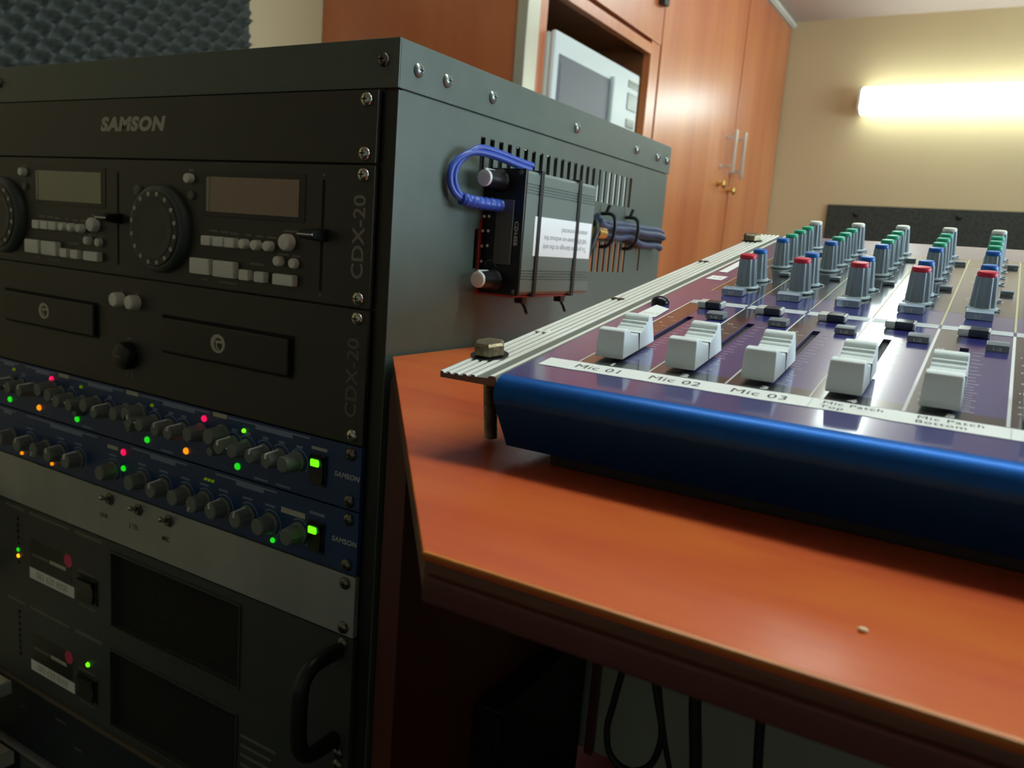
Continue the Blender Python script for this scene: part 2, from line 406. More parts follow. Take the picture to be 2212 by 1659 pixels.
for i in range(len(ring)): b.faces.new((ring[i], bk[i], bk[(i+1) % len(ring)], ring[(i+1) % len(ring)]))
bmesh.ops.recalc_face_normals(b, faces=b.faces[:])
tag(obj('acoustic_foam', b, M['foam'], smooth=0), 'charcoal egg crate acoustic foam on the left wall behind the equipment rack', 'acoustic foam')
t = thing('felt_board', 'dark grey felt board low on the beige back wall under the lamp', 'board', (300, YB-6, -200))
b = new_bm(); box(b, -279, 950, -330, 156, 1.5, 15, 2); obj('board', b, M['pin'], t, FB)
for px, pz in ((-173, 122), (170, 128)):
    b = new_bm(); lathe(b, [(9, 14), (9, 18), (5, 24), (2, 25)], px, pz, 14); obj('fixing', b, M['black'], t, FB)

# ------------------------------------------------------------------ cupboards along the left wall
t = thing('microwave_cupboard', 'orange wooden cupboard with the open microwave niche and grey end edge', 'cupboard', (CX-260, 1325, -FLOOR))
D = XL+2
b = new_bm(); box(b, D, CX-22, 994, 1012, -FLOOR, 806); obj('end_panel', b, M['cup'], t)
b = new_bm(); box(b, CX-22, CX+2, 985, 1034, -FLOOR, 806, 3); obj('corner_edge', b, M['alu'], t, label='grey aluminium corner edge')
b = new_bm()
box(b, CX-20, CX, 1035, 1064, -FLOOR, 806, 1); box(b, CX-20, CX, 1596, 1652, -FLOOR, 806, 1)
box(b, CX-20, CX, 1064, 1596, 408, 432, 1); box(b, CX-20, CX, 1064, 1596, -20, 4, 1)
obj('face_frame', b, M['cup'], t)
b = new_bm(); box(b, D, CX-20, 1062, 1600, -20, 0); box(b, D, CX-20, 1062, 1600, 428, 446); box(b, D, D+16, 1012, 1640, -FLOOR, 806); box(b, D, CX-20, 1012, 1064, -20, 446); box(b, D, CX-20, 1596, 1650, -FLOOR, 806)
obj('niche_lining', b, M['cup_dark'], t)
b = new_bm(); box(b, CX-18, CX+4, 1066, 1648, 440, 804, 2); d = obj('door', b, M['cup'], t)
b = new_bm(); box(b, CX+4, CX+22, 1600, 1632, 526, 548, 3); obj('catch', b, M['black'], d)
b = new_bm(); box(b, CX-18, CX+4, 1066, 1648, -FLOOR+80, -26, 2); obj('door', b, M['cup'], t)

t = thing('wardrobe', 'tall orange wooden cupboard with two doors and long steel handles', 'cupboard', (CX-260, 2300, -FLOOR))
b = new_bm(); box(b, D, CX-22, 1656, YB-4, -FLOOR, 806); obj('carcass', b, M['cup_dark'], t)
for (ya, yb, hy, ky) in ((1664, 2370, 2296, 2246), (2381, YB-6, 2398, 2361)):
    b = new_bm(); box(b, CX-20, CX, ya, yb, -FLOOR+60, 804, 1.5); d = obj('door', b, M['cup'], t)
    b = new_bm(); top, bot = (329, 200) if ya < 2000 else (336, 192)
    box(b, CX+24, CX+35, hy-8, hy+8, bot-4, top+4, 2); box(b, CX, CX+26, hy-5, hy+5, bot+14, bot+24); box(b, CX, CX+26, hy-5, hy+5, top-24, top-14)
    obj('handle', b, M['steel'], d)
    b = new_bm(); lathe(b, [(8, CX), (8, CX+6), (5, CX+8), (5, CX+16), (13, CX+19), (14, CX+24), (10, CX+29)], ky, 156 if ya < 2000 else 146, 18, axis='x'); obj('knob', b, M['brass'], d)
    b = new_bm(); lathe(b, [(7, CX), (7, CX+3), (4, CX+4)], ky+10, 212 if ya < 2000 else 204, 14, axis='x'); obj('lock', b, M['steel'], d)

t = thing('microwave_oven', 'white microwave oven with a grey window standing in the cupboard niche', 'microwave', (CX-170, 1275, 2))
b = new_bm(); box(b, CX-330, CX+8, 1040+26, 1502, 4, 332, 8); obj('casing', b, M['mw'], t)
b = new_bm(); box(b, CX+6, CX+20, 1068, 1498, 8, 334, 6); d = obj('door', b, M['mw'], t)
b = new_bm(); box(b, CX+19, CX+22, 1086, 1328, 60, 292, 1.5); obj('window_rim', b, M['mw_glass'], d, label='pale blue grey window rim')
b = new_bm(); box(b, CX+21, CX+23, 1092, 1322, 66, 276, 1); obj('window', b, M['mw_glass'], d)
b = new_bm(); box(b, CX+20, CX+31, 1330, 1344, 30, 300, 4); obj('door_edge', b, M['mw'], d)
b = new_bm(); box(b, CX+19.5, CX+22, 1432, 1486, 246, 284, 1); obj('display', b, M['mw_disp'], t)
for k in range(3):
    b = new_bm(); box(b, CX+19.5, CX+22, 1436, 1482, 206-32*k, 226-32*k, 2); obj('button', b, M['mw_disp'], t)
b = new_bm(); box(b, CX+19.6, CX+21, 1430, 1490, 296, 312, .5); obj('badge', b, M['mw_disp'], t)

# ------------------------------------------------------------------ equipment rack
HW = -241.3
rack = thing('equipment_rack', 'black steel equipment rack cabinet with slotted grey side beside the desk', 'rack', (HW, 230, -FLOOR))
DB = 455.0
slots = []
for i in range(23):
    yy = 94.8+12.0*i
    slots += [(yy-2.9, yy+2.9, -42.0, -14.0), (yy-2.9, yy+2.9, -105.0, -77.0)]
slots += [(38.5, 43, -101, -71), (395, 399.5, -103, -75)]
for k in range(2, 7):
    slots += [(yy0-2.2, yy0+2.2, -60.0*k-42, -60.0*k-14) for yy0 in (94.8+24*j for j in range(6))] if k % 2 else []
b = new_bm(); holed(b, 2, DB, -FLOOR+40, -0.6, slots, 1.6); obj('side_panel', b, M['rack'], rack, FS)
b = new_bm(); box(b, 0, 56.6, -FLOOR+40, -0.6, -0.2, 0.5, 0.2); obj('front_flange', b, M['rack'], rack, FS)
b = new_bm(); holed(b, 2, DB, -FLOOR+40, -0.6, [], 1.6)
FSL = frame((2*HW-12.5+1.6, 0, 0), (0, 1, 0), (0, 0, 1), (1, 0, 0)); obj('side_panel', b, M['rack'], rack, FSL)
b = new_bm()
box(b, 2*HW-12.5, 12.5, 0, DB+4, 27.4, 29.2, .6); box(b, 10.9, 12.7, 0, DB+4, 0.6, 28.6, .5); box(b, 2*HW-12.5, 2*HW-10.7, 0, DB+4, 0.6, 28.6, .5)
box(b, 2*HW-12.5, 12.7, -0.3, 1.4, 0.6, 29.2, .5); box(b, 8.6, 10.7, 6, DB, -9, 27.6, .2)
obj('top_cover', b, M['rack'], rack)
b = new_bm()
box(b, 0.4, 12.3, 0.8, 30, -FLOOR+40, -0.4, .6); box(b, -17, 1, 1.5, 4, -FLOOR+40, 27, .3); obj('front_post', b, M['black'], rack)  # post coloured black for the shadow on it, instead of rack paint
b = new_bm()
box(b, 2*HW-12.3, 2*HW-0.4, 0.8, 30, -FLOOR+40, -0.4, .6); box(b, 2*HW-1, 2*HW+17, 1.5, 4, -FLOOR+40, 27, .3); obj('front_post', b, M['black'], rack)  # left post blackened for shade likewise
b = new_bm(); box(b, 2*HW+1, -1, 4.2, 6, -6, 26, .3); obj('top_rail', b, M['rack'], rack)
b = new_bm(); box(b, 2*HW-12, 12, 4, DB, -FLOOR, -FLOOR+45, 2); obj('plinth', b, M['rack'], rack)
def screw_bm(r=4.4, h=2.6):
    b = new_bm(); lathe(b, [(r, 0), (r*1.0, h*0.3), (r*0.82, h*0.72), (r*0.45, h*0.96), (0.3, h)], 0, 0, 20)
    for a, c in ((2.0, 0.45), (0.45, 2.0)): box(b, -a, a, -c, c, h*0.62, h*1.01, mi=1)
    return b
def put_screw(parent, F, x, y, mats, r=4.4, z=0, src={}):
    key = (id(mats[0]), r, round(F[0][0]*1e6), round(F[2][1]*1e6), F is FM)
    if key not in src:
        b = screw_bm(r)
        for v in b.verts: v.co += Vector((x, y, z))
        src[key] = (obj('screw', b, mats, parent, F), (x, y, z)); return src[key][0]
    s, p = src[key]
    return inst(s, parent, F, p, (x, y, z))
CH = [M['chrome'], M['void']]; DK = [M['dark_screw'], M['void']]
SD = [M['rack'], M['void']]
M['side_screw'] = mat('grey painted screw', (140, 146, 140), 0.3, metal=0.7)
SS = [M['side_screw'], M['void']]
for y in (18, 48, 102.5, 234, 365, 421, 448): put_screw(rack, FS, y, 14, SS, 4.4, 0.2)
for x in (0.8, -425, 2*HW-1): put_screw(rack, FF, x, 16.8, DK, 4.2, 0.3)

U = 44.45
def faceplate(parent, u0, n, m, t=3.0, name='faceplate', depth=46):
    b = new_bm(); box(b, 2*HW, 0, -U*(u0+n)+0.5, -U*u0-0.5, -1, t, 0.7); o = obj(name, b, m, parent, FF)
    b = new_bm(); box(b, 2*HW+20, -20, -U*(u0+n)-0.2, (-U*u0+0.2 if u0 else -8), -depth, -1.2); obj('chassis', b, M['black'], parent, FF); return o
def rack_screws(parent, u0, n, mats, t=3.0):
    ys = [-U*u0-6.35, -U*(u0+n)+6.35] if n < 3 else [-U*u0-6.35, -U*(u0+2)+6.35, -U*(u0+2)-6.35, -U*(u0+n)+6.35]
    for x in (-8.75, 2*HW+8.75):
        for y in ys: put_screw(parent, FF, x, y, mats, 4.4, t)
# --- blank panel
t = thing('equipment_unit', 'plain black rack unit with pale SAMSON lettering under the rack top', 'rack unit', (HW, 0, -U))
fp = faceplate(t, 0, 1, M['panel_black'], depth=345); rack_screws(t, 0, 1, CH)
b = text_bm('SAMSON', 13.2, -239.2, -19.4, 3.1, 'CENTER', bold=0.8, shear=0.22, sx=1.34, spacing=1.13); obj('lettering', b, M['print_grey'], t, FF, label='grey bold slanted lettering')

# --- cd player controller
t = thing('cd_player_controller', 'black twin disc player controller with two jog wheels and two displays', 'audio player', (HW, 0, -3*U))
faceplate(t, 1, 2, M['panel_black'], depth=330); rack_screws(t, 1, 2, CH)
def rnd(parent, name, x, y, r, h, m, z=3.0):
    b = new_bm(); lathe(b, [(r, z-0.5), (r, z+h*0.7), (r*0.86, z+h*0.93), (r*0.6, z+h)], x, y, 20); return obj(name, b, m, parent, FF)
def sqb(parent, name, x0, x1, y0, y1, h, m, ribs=0):
    b = new_bm(); box(b, x0, x1, y0, y1, 2.5, 3+h, 1.0)
    for k in range(ribs):
        yy = y0+(y1-y0)*(k+1)/(ribs+1); box(b, x0+1.2, x1-1.2, yy-0.35, yy+0.35, 3+h-0.2, 3+h+0.35)
    return obj(name, b, m, parent, FF)
for s, lcd, dx in ((0, 'lcd_warm', 0.0), (1, 'lcd_olive', -214.3)):
    x = lambda v: v+dx
    b = new_bm(); box(b, x(-158), x(-57), -82.5, -51.5, 2.6, 3.4, .3); d = obj('display', b, M['black'], t, FF)
    b = new_bm(); box(b, x(-152), x(-62.5), -79.3, -55.3, 3.35, 3.7, .1); obj('screen', b, M[lcd], d, FF)
    b = new_bm(); box(b, x(-152.6), x(-149.6), -79, -55.6, 3.4, 4.1, .2); obj('screen_edge', b, M['lcd_edge'], d, FF)
    # jog wheel
    b = new_bm(); lathe(b, [(32.5, 3), (32.5, 5), (31.6, 8), (30, 9.6), (28, 10.3)], x(-202), -94.5, 48); j = obj('jog_wheel', b, M['jog_rim'], t, FF)
    b = new_bm(); lathe(b, [(28, 10.2), (27, 11.2), (22.5, 11.5)], x(-202), -94.5, 48); obj('wheel_ring', b, M['jog'], j, FF)
    b = new_bm(); lathe(b, [(22.5, 10.8), (22, 11.9), (10, 11.2), (1, 11.0)], x(-202), -94.5, 40); obj('wheel_face', b, M['jog'], j, FF)
    b = new_bm()
    for k in range(16):
        a = 2*PI*k/16+0.2; lathe(b, [(1.8, 10.6), (1.7, 11.7), (0.9, 12.0)], x(-202)+25*math.cos(a), -94.5+25*math.sin(a), 10)
    obj('finger_dots', b, M['print_grey'], j, FF)
    rnd(t, 'button', x(-170), -57.2, 3.6, 5, M['grey_btn']); rnd(t, 'indicator', x(-169), -69, 3.2, 2.2, M['print_dim']); rnd(t, 'indicator', x(-229.5), -67.5, 4.0, 3.0, M['print_dim'])
    for bx in (-148.5, -136.0, -124.0): sqb(t, 'button', x(bx-5), x(bx+5), -103.2, -96.2, 5, M['grey_btn'])
    for bx in (-111.5, -99.6, -87.6): rnd(t, 'button', x(bx), -99.7, 3.6, 5.5, M['grey_btn'])
    rnd(t, 'button', x(-70.5), -95.9, 5.6, 6, M['grey_btn'])
    rnd(t, 'button', x(-78), -108.7, 3.4, 5, M['grey_btn']); rnd(t, 'button', x(-64.5), -109.3, 3.4, 4, M['grey_btn'])
    sqb(t, 'button', x(-165.5), x(-144.5), -124, -112.5, 5, M['grey_btn'], 3); sqb(t, 'button', x(-140.5), x(-119), -124.2, -112.6, 5, M['grey_btn'], 3)
    sqb(t, 'button', x(-113.8), x(-104.2), -124.4, -117, 5, M['grey_btn']); sqb(t, 'button', x(-98.8), x(-89), -124.5, -117.1, 5, M['grey_btn']); sqb(t, 'button', x(-81), x(-62), -124.5, -117, 5, M['grey_btn'])
    b = new_bm(); box(b, x(-42.6), x(-40.4), -125, -54.5, 2.8, 3.15); sl = obj('slider_slot', b, M['void'], t, FF)
    b = new_bm(); prism(b, [(-93.4, 3.2), (-85.6, 3.2), (-86.8, 15), (-88.4, 17), (-90.6, 17), (-92.2, 15)], x(-49.5), x(-36.5), .8, 2, axis='x'); p = obj('slider_cap', b, M['black'], t, FF)
    b = new_bm(); box(b, x(-49.6), x(-36.4), -89.9, -89.1, 16.6, 17.3); obj('pointer', b, M['white_line'], p, FF)
    b = new_bm()
    for (bx, by, ww) in ((-146, -92.6, 9), (-134, -92.8, 9), (-124, -93.2, 8), (-110, -93.4, 6), (-99, -93.7, 7), (-87, -93.8, 9), (-70, -88.6, 12), (-76, -104.2, 10), (-64, -104.5, 8), (-101, -112.5, 14), (-154, -127.4, 7), (-130, -127.8, 18), (-170, -51.3, 5), (-41.5, -51.5, 2), (-41.5, -128, 2)):
        b = new_bm(); box(b, x(bx-ww/2), x(bx+ww/2), by-0.7, by+0.7, 2.95, 3.06); obj('printed_caption', b, M['print_dim'], t, FF)
M['outline'] = mat('grey outlined lettering', (140, 138, 128), 0.5)
b = text_bm('CDX-20', 13.5, -10.4, -89, 3.1, 'CENTER', rot=PI/2, outline=0.42, sx=1.08, spacing=1.04, bold=-0.2); obj('lettering', b, M['outline'], t, FF, label='outlined vertical lettering')

def arc_print(b, x, y, r, a0, a1, wdt=0.9, n=14, z=3.05):
    vs = []
    for i in range(n+1):
        a = a0+(a1-a0)*i/n
        vs.append((b.verts.new((x+r*math.cos(a), y+r*math.sin(a), z)), b.verts.new((x+(r+wdt)*math.cos(a), y+(r+wdt)*math.sin(a), z))))
    for p, q in zip(vs, vs[1:]): b.faces.new((p[0], q[0], q[1], p[1]))
# --- cd player drive
t = thing('cd_player_drive', 'black twin disc drive with two oval badged trays above the blue processors', 'audio player', (HW, 0, -5*U))
faceplate(t, 3, 2, M['panel_black']); rack_screws(t, 3, 2, CH)
for dx in (0, -219):
    b = new_bm(); box(b, -201.5+dx, -63+dx, -187, -157.6, 2.8, 3.2, .1); k = obj('tray', b, M['void'], t, FF)
    b = new_bm(); box(b, -199.8+dx, -65+dx, -185, -159.4, 3, 7, 1.6); obj('tray_front', b, M['black'], k, FF)
    b = new_bm(); n = 28
    for (ro, ri, oy, sxx) in ((6.8, 4.6, 0, 1.0),):
        o_, i_ = [], []
        for q in range(n):
            a = 2*PI*q/n
            o_.append(b.verts.new((-134.5+dx+ro*1.12*math.cos(a), -171.5+ro*math.sin(a), 7.15))); i_.append(b.verts.new((-134+dx+ri*0.95*math.cos(a), -171.8+ri*1.0*math.sin(a), 7.15)))
        for q in range(n): b.faces.new((o_[q], o_[(q+1) % n], i_[(q+1) % n], i_[q]))
    box(b, -137+dx, -129.5+dx, -170.9, -169.2, 7.05, 7.2); arc_print(b, -133.2+dx, -172.6, 2.2, PI*0.5, PI*1.5, 1.3, 10, 7.16)
    obj('badge', b, M['print_grey'], k, FF)
for ex, ey in ((-252.5, -151.8), (-233, -152.2)): rnd(t, 'eject_button', ex, ey, 5.8, 8, M['grey_btn'])
b = new_bm(); lathe(b, [(11, 2.8), (11, 8), (9.8, 11), (7, 12.4), (2, 12.8)], -243, -195, 28); k = obj('power_knob', b, M['black'], t, FF)
b = new_bm(); box(b, -248, -240, -195.7, -194.7, 12.5, 12.9); obj('caption', b, M['print_dim'], k, FF)
b = new_bm()
for (bx, by, ww, hh) in ((-252, -145, 4, 1), (-233, -145.3, 4, 1), (-243, -181.5, 5, 1.4), (-246, -210, 1.3, 5), (-239, -210.4, 1.6, 5.5)):
    b = new_bm(); box(b, bx-ww/2, bx+ww/2, by-hh/2, by+hh/2, 2.95, 3.06); obj('printed_caption', b, M['print_dim'], t, FF)
M['outline_dim'] = mat('dim outlined lettering', (104, 104, 98), 0.5)
b = text_bm('CDX-20', 13.5, -10.8, -178.4, 3.1, 'CENTER', rot=PI/2, outline=0.42, sx=1.08, spacing=1.04, bold=-0.2); obj('lettering', b, M['outline_dim'], t, FF, label='outlined vertical lettering')

# --- blue processors
def led(parent, x, y, r, m, h=2.0):
    b = new_bm(); lathe(b, [(r, 2.6), (r, 3+h*0.4), (r*0.75, 3+h*0.8), (r*0.2, 3+h)], x, y, 12); return obj('indicator_lamp', b, m, parent, FF)
def rotary(parent, x, y, r=6.2, h=14, line=None, short=False):
    b = new_bm(); lathe(b, [(r*1.12, 2.8), (r*1.12, 4.6), (r, 5.4), (r*0.9, 3+h-0.8), (r*0.78, 3+h)], x, y, 22, flute=0.07, skip=(0, 1)); k = obj('knob', b, M['knob_grey'], parent, FF)
    if line is not None:
        b = new_bm(); a = line; c, s = math.cos(a), math.sin(a)
        pts = [(0.3*r, 3+h+0.25)] if not short else []
        zz = [(0.80*r, 3+h+0.15), (0.97*r, 6 if not short else 11)]
        prof = [Vector((x+c*q, y+s*q, z)) for q, z in pts+zz]
        for p, q in zip(prof, prof[1:]): tube(b, [p, q], 0.75, 6, smooth=1)
        obj('pointer', b, M['white_line'], k, FF)
    return k
def power_switch(parent, y):
    b = new_bm(); box(b, -44, -29.5, y-12, y+10, 2.8, 4.2, .5); k = obj('power_switch', b, M['black'], parent, FF)
    b = new_bm(); prism(b, [(y-10, 4), (y+8.4, 4), (y+8.4, 7.5), (y, 5), (y-10, 6.4)], -42.6, -31, .4, 2, axis='x'); obj('rocker', b, M['black'], k, FF)
    b = new_bm(); box(b, -40.6, -33.4, y+2.2, y+7.2, 6.2, 8.0, .8); obj('lit_window', b, M['led_lime'], k, FF, label='bright green lit window')
t = thing('signal_processor', 'upper blue rack processor with two pink lamps, directly below the disc drive', 'audio processor', (HW, 0, -6*U), 'blue rack processors')
faceplate(t, 5, 1, M['blue_panel']); rack_screws(t, 5, 1, DK)
for x in (-56, -132, -228, -349): rotary(t, x-1 if x == -56 else x, -243 if x == -56 else -238, 6.6, 14)
for x, sh in ((-73, 0), (-89, 0), (-107, 1), (-121, 0), (-177, 0), (-192, 0), (-211, 1), (-225, 0), (-269, 0), (-304, 1), (-322, 1), (-378, 0), (-396, 1), (-414, 0)): rotary(t, x, -243.5, 6.0, 14, random.uniform(1.35, 1.8) if not sh else 2.9, bool(sh))
for x in (-156, -245, -285, -328-8): rotary(t, x, -241, 6.4, 13)
for x in (-140, -237, -309): rnd(t, 'button', x, -252, 3.6, 6, M['knob_grey'])
for x in (-350.3, -152.7): led(t, x, -230, 2.5, M['led_red'])
for x in (-370.6, -172.9): led(t, x, -258.8, 2.6, M['led_orange'])
for x, m in ((-417.6, 'green'), (-313.6, 'green'), (-219.7, 'green'), (-115.9, 'green')): led(t, x, -259, 2.6, M['led_'+m])
for x in (-409.2, -307, -213.5): led(t, x, -230.2, 1.4, M['led_dim'])
led(t, -109.9, -231.3, 1.6, M['led_lime'])
power_switch(t, -244)
b = new_bm()
for x, ww in ((-333, 15), (-239, 15), (-136, 15)): box(b, x-ww/2, x+ww/2, -226.4, -223.2, 2.95, 3.08)
box(b, -44, -30, -231.5, -229.4, 2.95, 3.08); obj('caption_bars', b, M['print_grey'], t, FF)
b = new_bm()
for x0, x1 in ((-440, -402), (-392, -345), (-324, -250), (-230, -147), (-127, -46)): box(b, x0, x1, -225.4, -224.2, 2.95, 3.06); box(b, x0+(x1-x0)*0.35, x1-(x1-x0)*0.2, -228, -225.4, 2.95, 3.06)
for x in (-300, -196, -92, -70): box(b, x-7, x+7, -264.4, -263, 2.95, 3.06)
for x in (-56, -73, -89, -107, -121, -177, -192, -211, -225, -269, -322, -396):
    arc_print(b, x, -243.5, 8.6, -0.7, 2.4); box(b, x-2, x+3.5, -233.6, -231.8, 2.95, 3.06)
obj('printed_scales', b, M['blue_print'], t, FF)
b = text_bm('SAMSON', 5.0, -12, -244.2, 3.1, 'CENTER', bold=0.1, shear=0.2, sx=1.05, spacing=1.08); obj('lettering', b, M['white_print'], t, FF)

t = thing('signal_processor', 'lower blue rack processor with one pink lamp, directly above the silver panel', 'audio processor', (HW, 0, -7*U), 'blue rack processors')
faceplate(t, 6, 1, M['blue_panel']); rack_screws(t, 6, 1, DK)
for x, ln in ((-53, None), (-81, None), (-104, 1.6), (-130, 1.75), (-151, 4.2), (-173, None), (-199, 1.7), (-226, None), (-264, None), (-312, 1.6), (-338, 1.9), (-360, 4.2), (-386, 1.6), (-415, 1.8)): rotary(t, x, -293.5, 7.0, 13, ln)
led(t, -250.1, -275.2, 2.8, M['led_red']); led(t, -250.2, -288.8, 2.4, M['led_green']); led(t, -400, -306, 1.6, M['led_orange']); led(t, -352.2, -306.1, 1.6, M['led_orange'])
led(t, -78.1, -305.3, 1.9, M['led_green'])
for x in (-150, -146, -142): led(t, x, -275.8, 1.1, M['led_dim'])
power_switch(t, -291)
b = new_bm(); box(b, -71, -48, -282.6, -278.6, 2.95, 3.08); box(b, -272, -258, -275.8, -272.6, 2.95, 3.08); obj('caption_bars', b, M['print_grey'], t, FF)
b = new_bm()
for x0, x1 in ((-440, -410), (-392, -286), (-240, -172), (-140, -76)): box(b, x0, x1, -270.4, -269, 2.95, 3.06); box(b, x0+(x1-x0)*0.35, x1-(x1-x0)*0.2, -273.4, -270.4, 2.95, 3.06)
for x in (-53, -81, -104, -130, -151, -173, -199, -226, -264, -312, -338, -386): arc_print(b, x, -293.5, 9.4, -0.9, 2.2); box(b, x-6, x+4, -281.5, -280, 2.95, 3.06)
box(b, -44, -30, -277, -275, 2.95, 3.08)
obj('printed_scales', b, M['blue_print'], t, FF)
b = text_bm('SAMSON', 5.0, -12, -289.2, 3.1, 'CENTER', bold=0.1, shear=0.2, sx=1.05, spacing=1.08); obj('lettering', b, M['white_print'], t, FF)

# --- silver switch panel
t = thing('switch_panel', 'dull silver rack panel with three small toggle switches', 'rack panel', (HW, 0, -8*U))
faceplate(t, 7, 1, M['silver'], 3.6); rack_screws(t, 7, 1, DK, 3.6)
for x in (-268, -230, -192):
    b = new_bm(); lathe(b, [(5.2, 3.4), (5.2, 4.8), (3.6, 5.2), (3.6, 6.6)], x, -319, 6); k = obj('toggle_switch', b, M['dark_screw'], t, FF)
    b = new_bm(); tube(b, [(x, -319, 5.5), (x+0.6, -316, 11.5)], lambda q: 1.1+0.8*q, 10, smooth=1); ball(b, (x+0.6, -315.8, 11.8), 2.1); obj('lever', b, M['chrome'], k, FF)
b = None
for x, s in ((-277, 'LINE'), (-236.5, '2 TEL'), (-196, 'MIC')): b = text_bm(s, 5.4, x, -335.2, 3.7, 'CENTER', bold=0.12, bm=b)
obj('lettering', b, M['ink'], t, FF)

# --- power amplifier
t = thing('power_amplifier', 'charcoal power amplifier with twin vents, stickers and a black grab handle', 'amplifier', (HW, 0, -12*U))
b = new_bm(); holed(b, 2*HW, 0, -12*U+0.5, -8*U-0.5, [(-267.5, -111, -431.5, -366), (-269.5, -112.5, -525, -455)], 4); 
for v in b.verts: v.co.z += 3
obj('faceplate', b, M['amp'], t, FF)
for (xa, xb, ya, yb) in ((-267.5, -111, -431.5, -366), (-269.5, -112.5, -525, -455)):
    b = new_bm(); box(b, xa, xb, ya, yb, -6, -1.2); k = obj('vent', b, M['mesh'], t, FF)
    b = new_bm()
    for (px, qx, py, qy) in ((xa-1.6, xb+1.6, yb, yb+1.8), (xa-1.6, xb+1.6, ya-1.8, ya), (xa-1.8, xa, ya, yb), (xb, xb+1.8, ya, yb)): box(b, px, qx, py, qy, 2.6, 4.2, .5)
    obj('vent_rim', b, M['amp'], k, FF)
for y in (-8*U-5.2, -10*U+1.0, -10*U-8.0, -12*U+6.35):
    for x in (-8.75, 2*HW+8.75): put_screw(t, FF, x, y, DK, 4.4, 3)
for (dx, dy) in ((0, 0), (-1.5, -92.8)):
    b = new_bm(); box(b, -391+dx, -326+dx, -412.5+dy, -385.5+dy, 2.9, 3.15); k = obj('sticker', b, M['sticker_black'], t, FF)
    b = new_bm(); lathe(b, [(6.2, 3.1), (6.2, 3.25)], -331+dx, -390.5+dy, 24); obj('sticker_disc', b, M['pink'], k, FF)
    b = new_bm(); box(b, -360+dx, -335+dx, -401.4+dy, -398+dy, 3.1, 3.22, .3, 1); box(b, -388+dx, -362+dx, -401+dy, -398.6+dy, 3.1, 3.2, mi=1); obj('sticker_wording', b, [M['print_grey'], M['print_dim']], k, FF)
    b = new_bm(); box(b, -393+dx, -322.5+dx, -423.8+dy, -413.2+dy, 2.9, 3.25, .1, 1); q = obj('number_label', b, M['sticker_white'], t, FF)
    b = text_bm('083 629 8008', 8.6, -357.5+dx, -418.6+dy, 3.3, 'CENTER', bold=0.2, sx=1.04); obj('lettering', b, M['print_grey'], q, FF)
    b = new_bm(); box(b, -316+dx, -288+dx, -421+dy, -398+dy, 2.8, 4.2, .6); k = obj('power_switch', b, M['black'], t, FF)
    b = new_bm(); prism(b, [(-419+dy, 4), (-400+dy, 4), (-400+dy, 8), (-409+dy, 5.4), (-419+dy, 7)], -313+dx, -291+dx, .6, 2, axis='x'); obj('rocker', b, M['black'], k, FF)
    for q in range(8): led(t, -411.5+dx, -371-6.1*q+dy, 1.9, M['led_green' if (q == 5 and dy == 0) else 'led_amber' if (q == 6 and dy == 0) else 'led_dark_red'], 1.4)
    for (xa, xb, ya, yb) in ((-316, -292, -395.6, -394), (-316, -292, -427, -425.4), (-431, -400, -362, -359.6), (-392, -330, -362.2, -359.6), (-320, -281, -362.4, -359)):
        b = new_bm(); box(b, xa+dx, xb+dx, ya+dy, yb+dy, 2.95, 3.06); obj('printed_caption', b, M['print_dim'], t, FF)
led(t, -303, -480, 2.2, M['led_lime'])
b = new_bm()
for k in range(6): box(b, -107, -70-4*(k % 2), -470.6-8*k, -468.2-8*k, 2.95, 3.06)
obj('printed_captions', b, M['print_dim'], t, FF)
b = new_bm(); tube(b, [(-13, -368, 3), (-13, -368, 24), (-13, -373, 33), (-13, -381, 37), (-13, -396, 38), (-13, -410, 38), (-13, -421, 37), (-13, -429, 33), (-13, -434, 24), (-13, -434, 3)], 5.6, 14); obj('grab_handle', b, M['black'], t, FF)
b = new_bm(); tube(b, [(2*HW+13, -368, 3), (2*HW+13, -368, 24), (2*HW+13, -378, 36), (2*HW+13, -424, 36), (2*HW+13, -434, 24), (2*HW+13, -434, 3)], 5.6, 14); obj('grab_handle', b, M['black'], t, FF)

# --- lowest unit seen
t = thing('equipment_unit', 'dark unlit rack unit with a pale lower lip, lowest in the rack', 'rack unit', (HW, 0, -14*U))
faceplate(t, 12.1, 1.55, mat('blue black panel', (24, 34, 46), 0.5), 1.0); rack_screws(t, 12.1, 1.55, DK, 1.0)
b = new_bm(); box(b, 2*HW, 0, -612, -607.5, -1, 6, .8); obj('lower_lip', b, M['silver'], t, FF)
b = new_bm(); box(b, 2*HW, 0, -538.4, -534.2, -1, 5, .8); obj('upper_lip', b, mat('worn brown lip', (92, 84, 70), 0.5), t, FF)
b = new_bm()
for bx, by, ww in ((-360, -556, 16), (-330, -574, 12), (-300, -590, 20), (-420, -566, 8)): box(b, bx, bx+ww, by, by+1.6, 0.95, 1.06)
obj('printed_captions', b, M['print_dim'], t, FF)

# --- cream bracket in front of the rack, lower left
t = thing('metal_stand', 'cream metal stand with flat ledges against the rack front at the lower left', 'stand', (-520, -90, -FLOOR))
for z in (-536, -611, -686):
    b = new_bm(); box(b, -620, -422, -170, -8, z-9, z, 1.5); box(b, -424.5, -420, -170, -8, z-13, z+0.4, 1, mi=1); obj('ledge', b, [M['bracket'], M['bracket_front']], t)
for y in (-44, -150):
    b = new_bm(); box(b, -450, -426, y-14, y+4, -FLOOR, -540, 1.5); obj('post', b, M['bracket_front'], t)
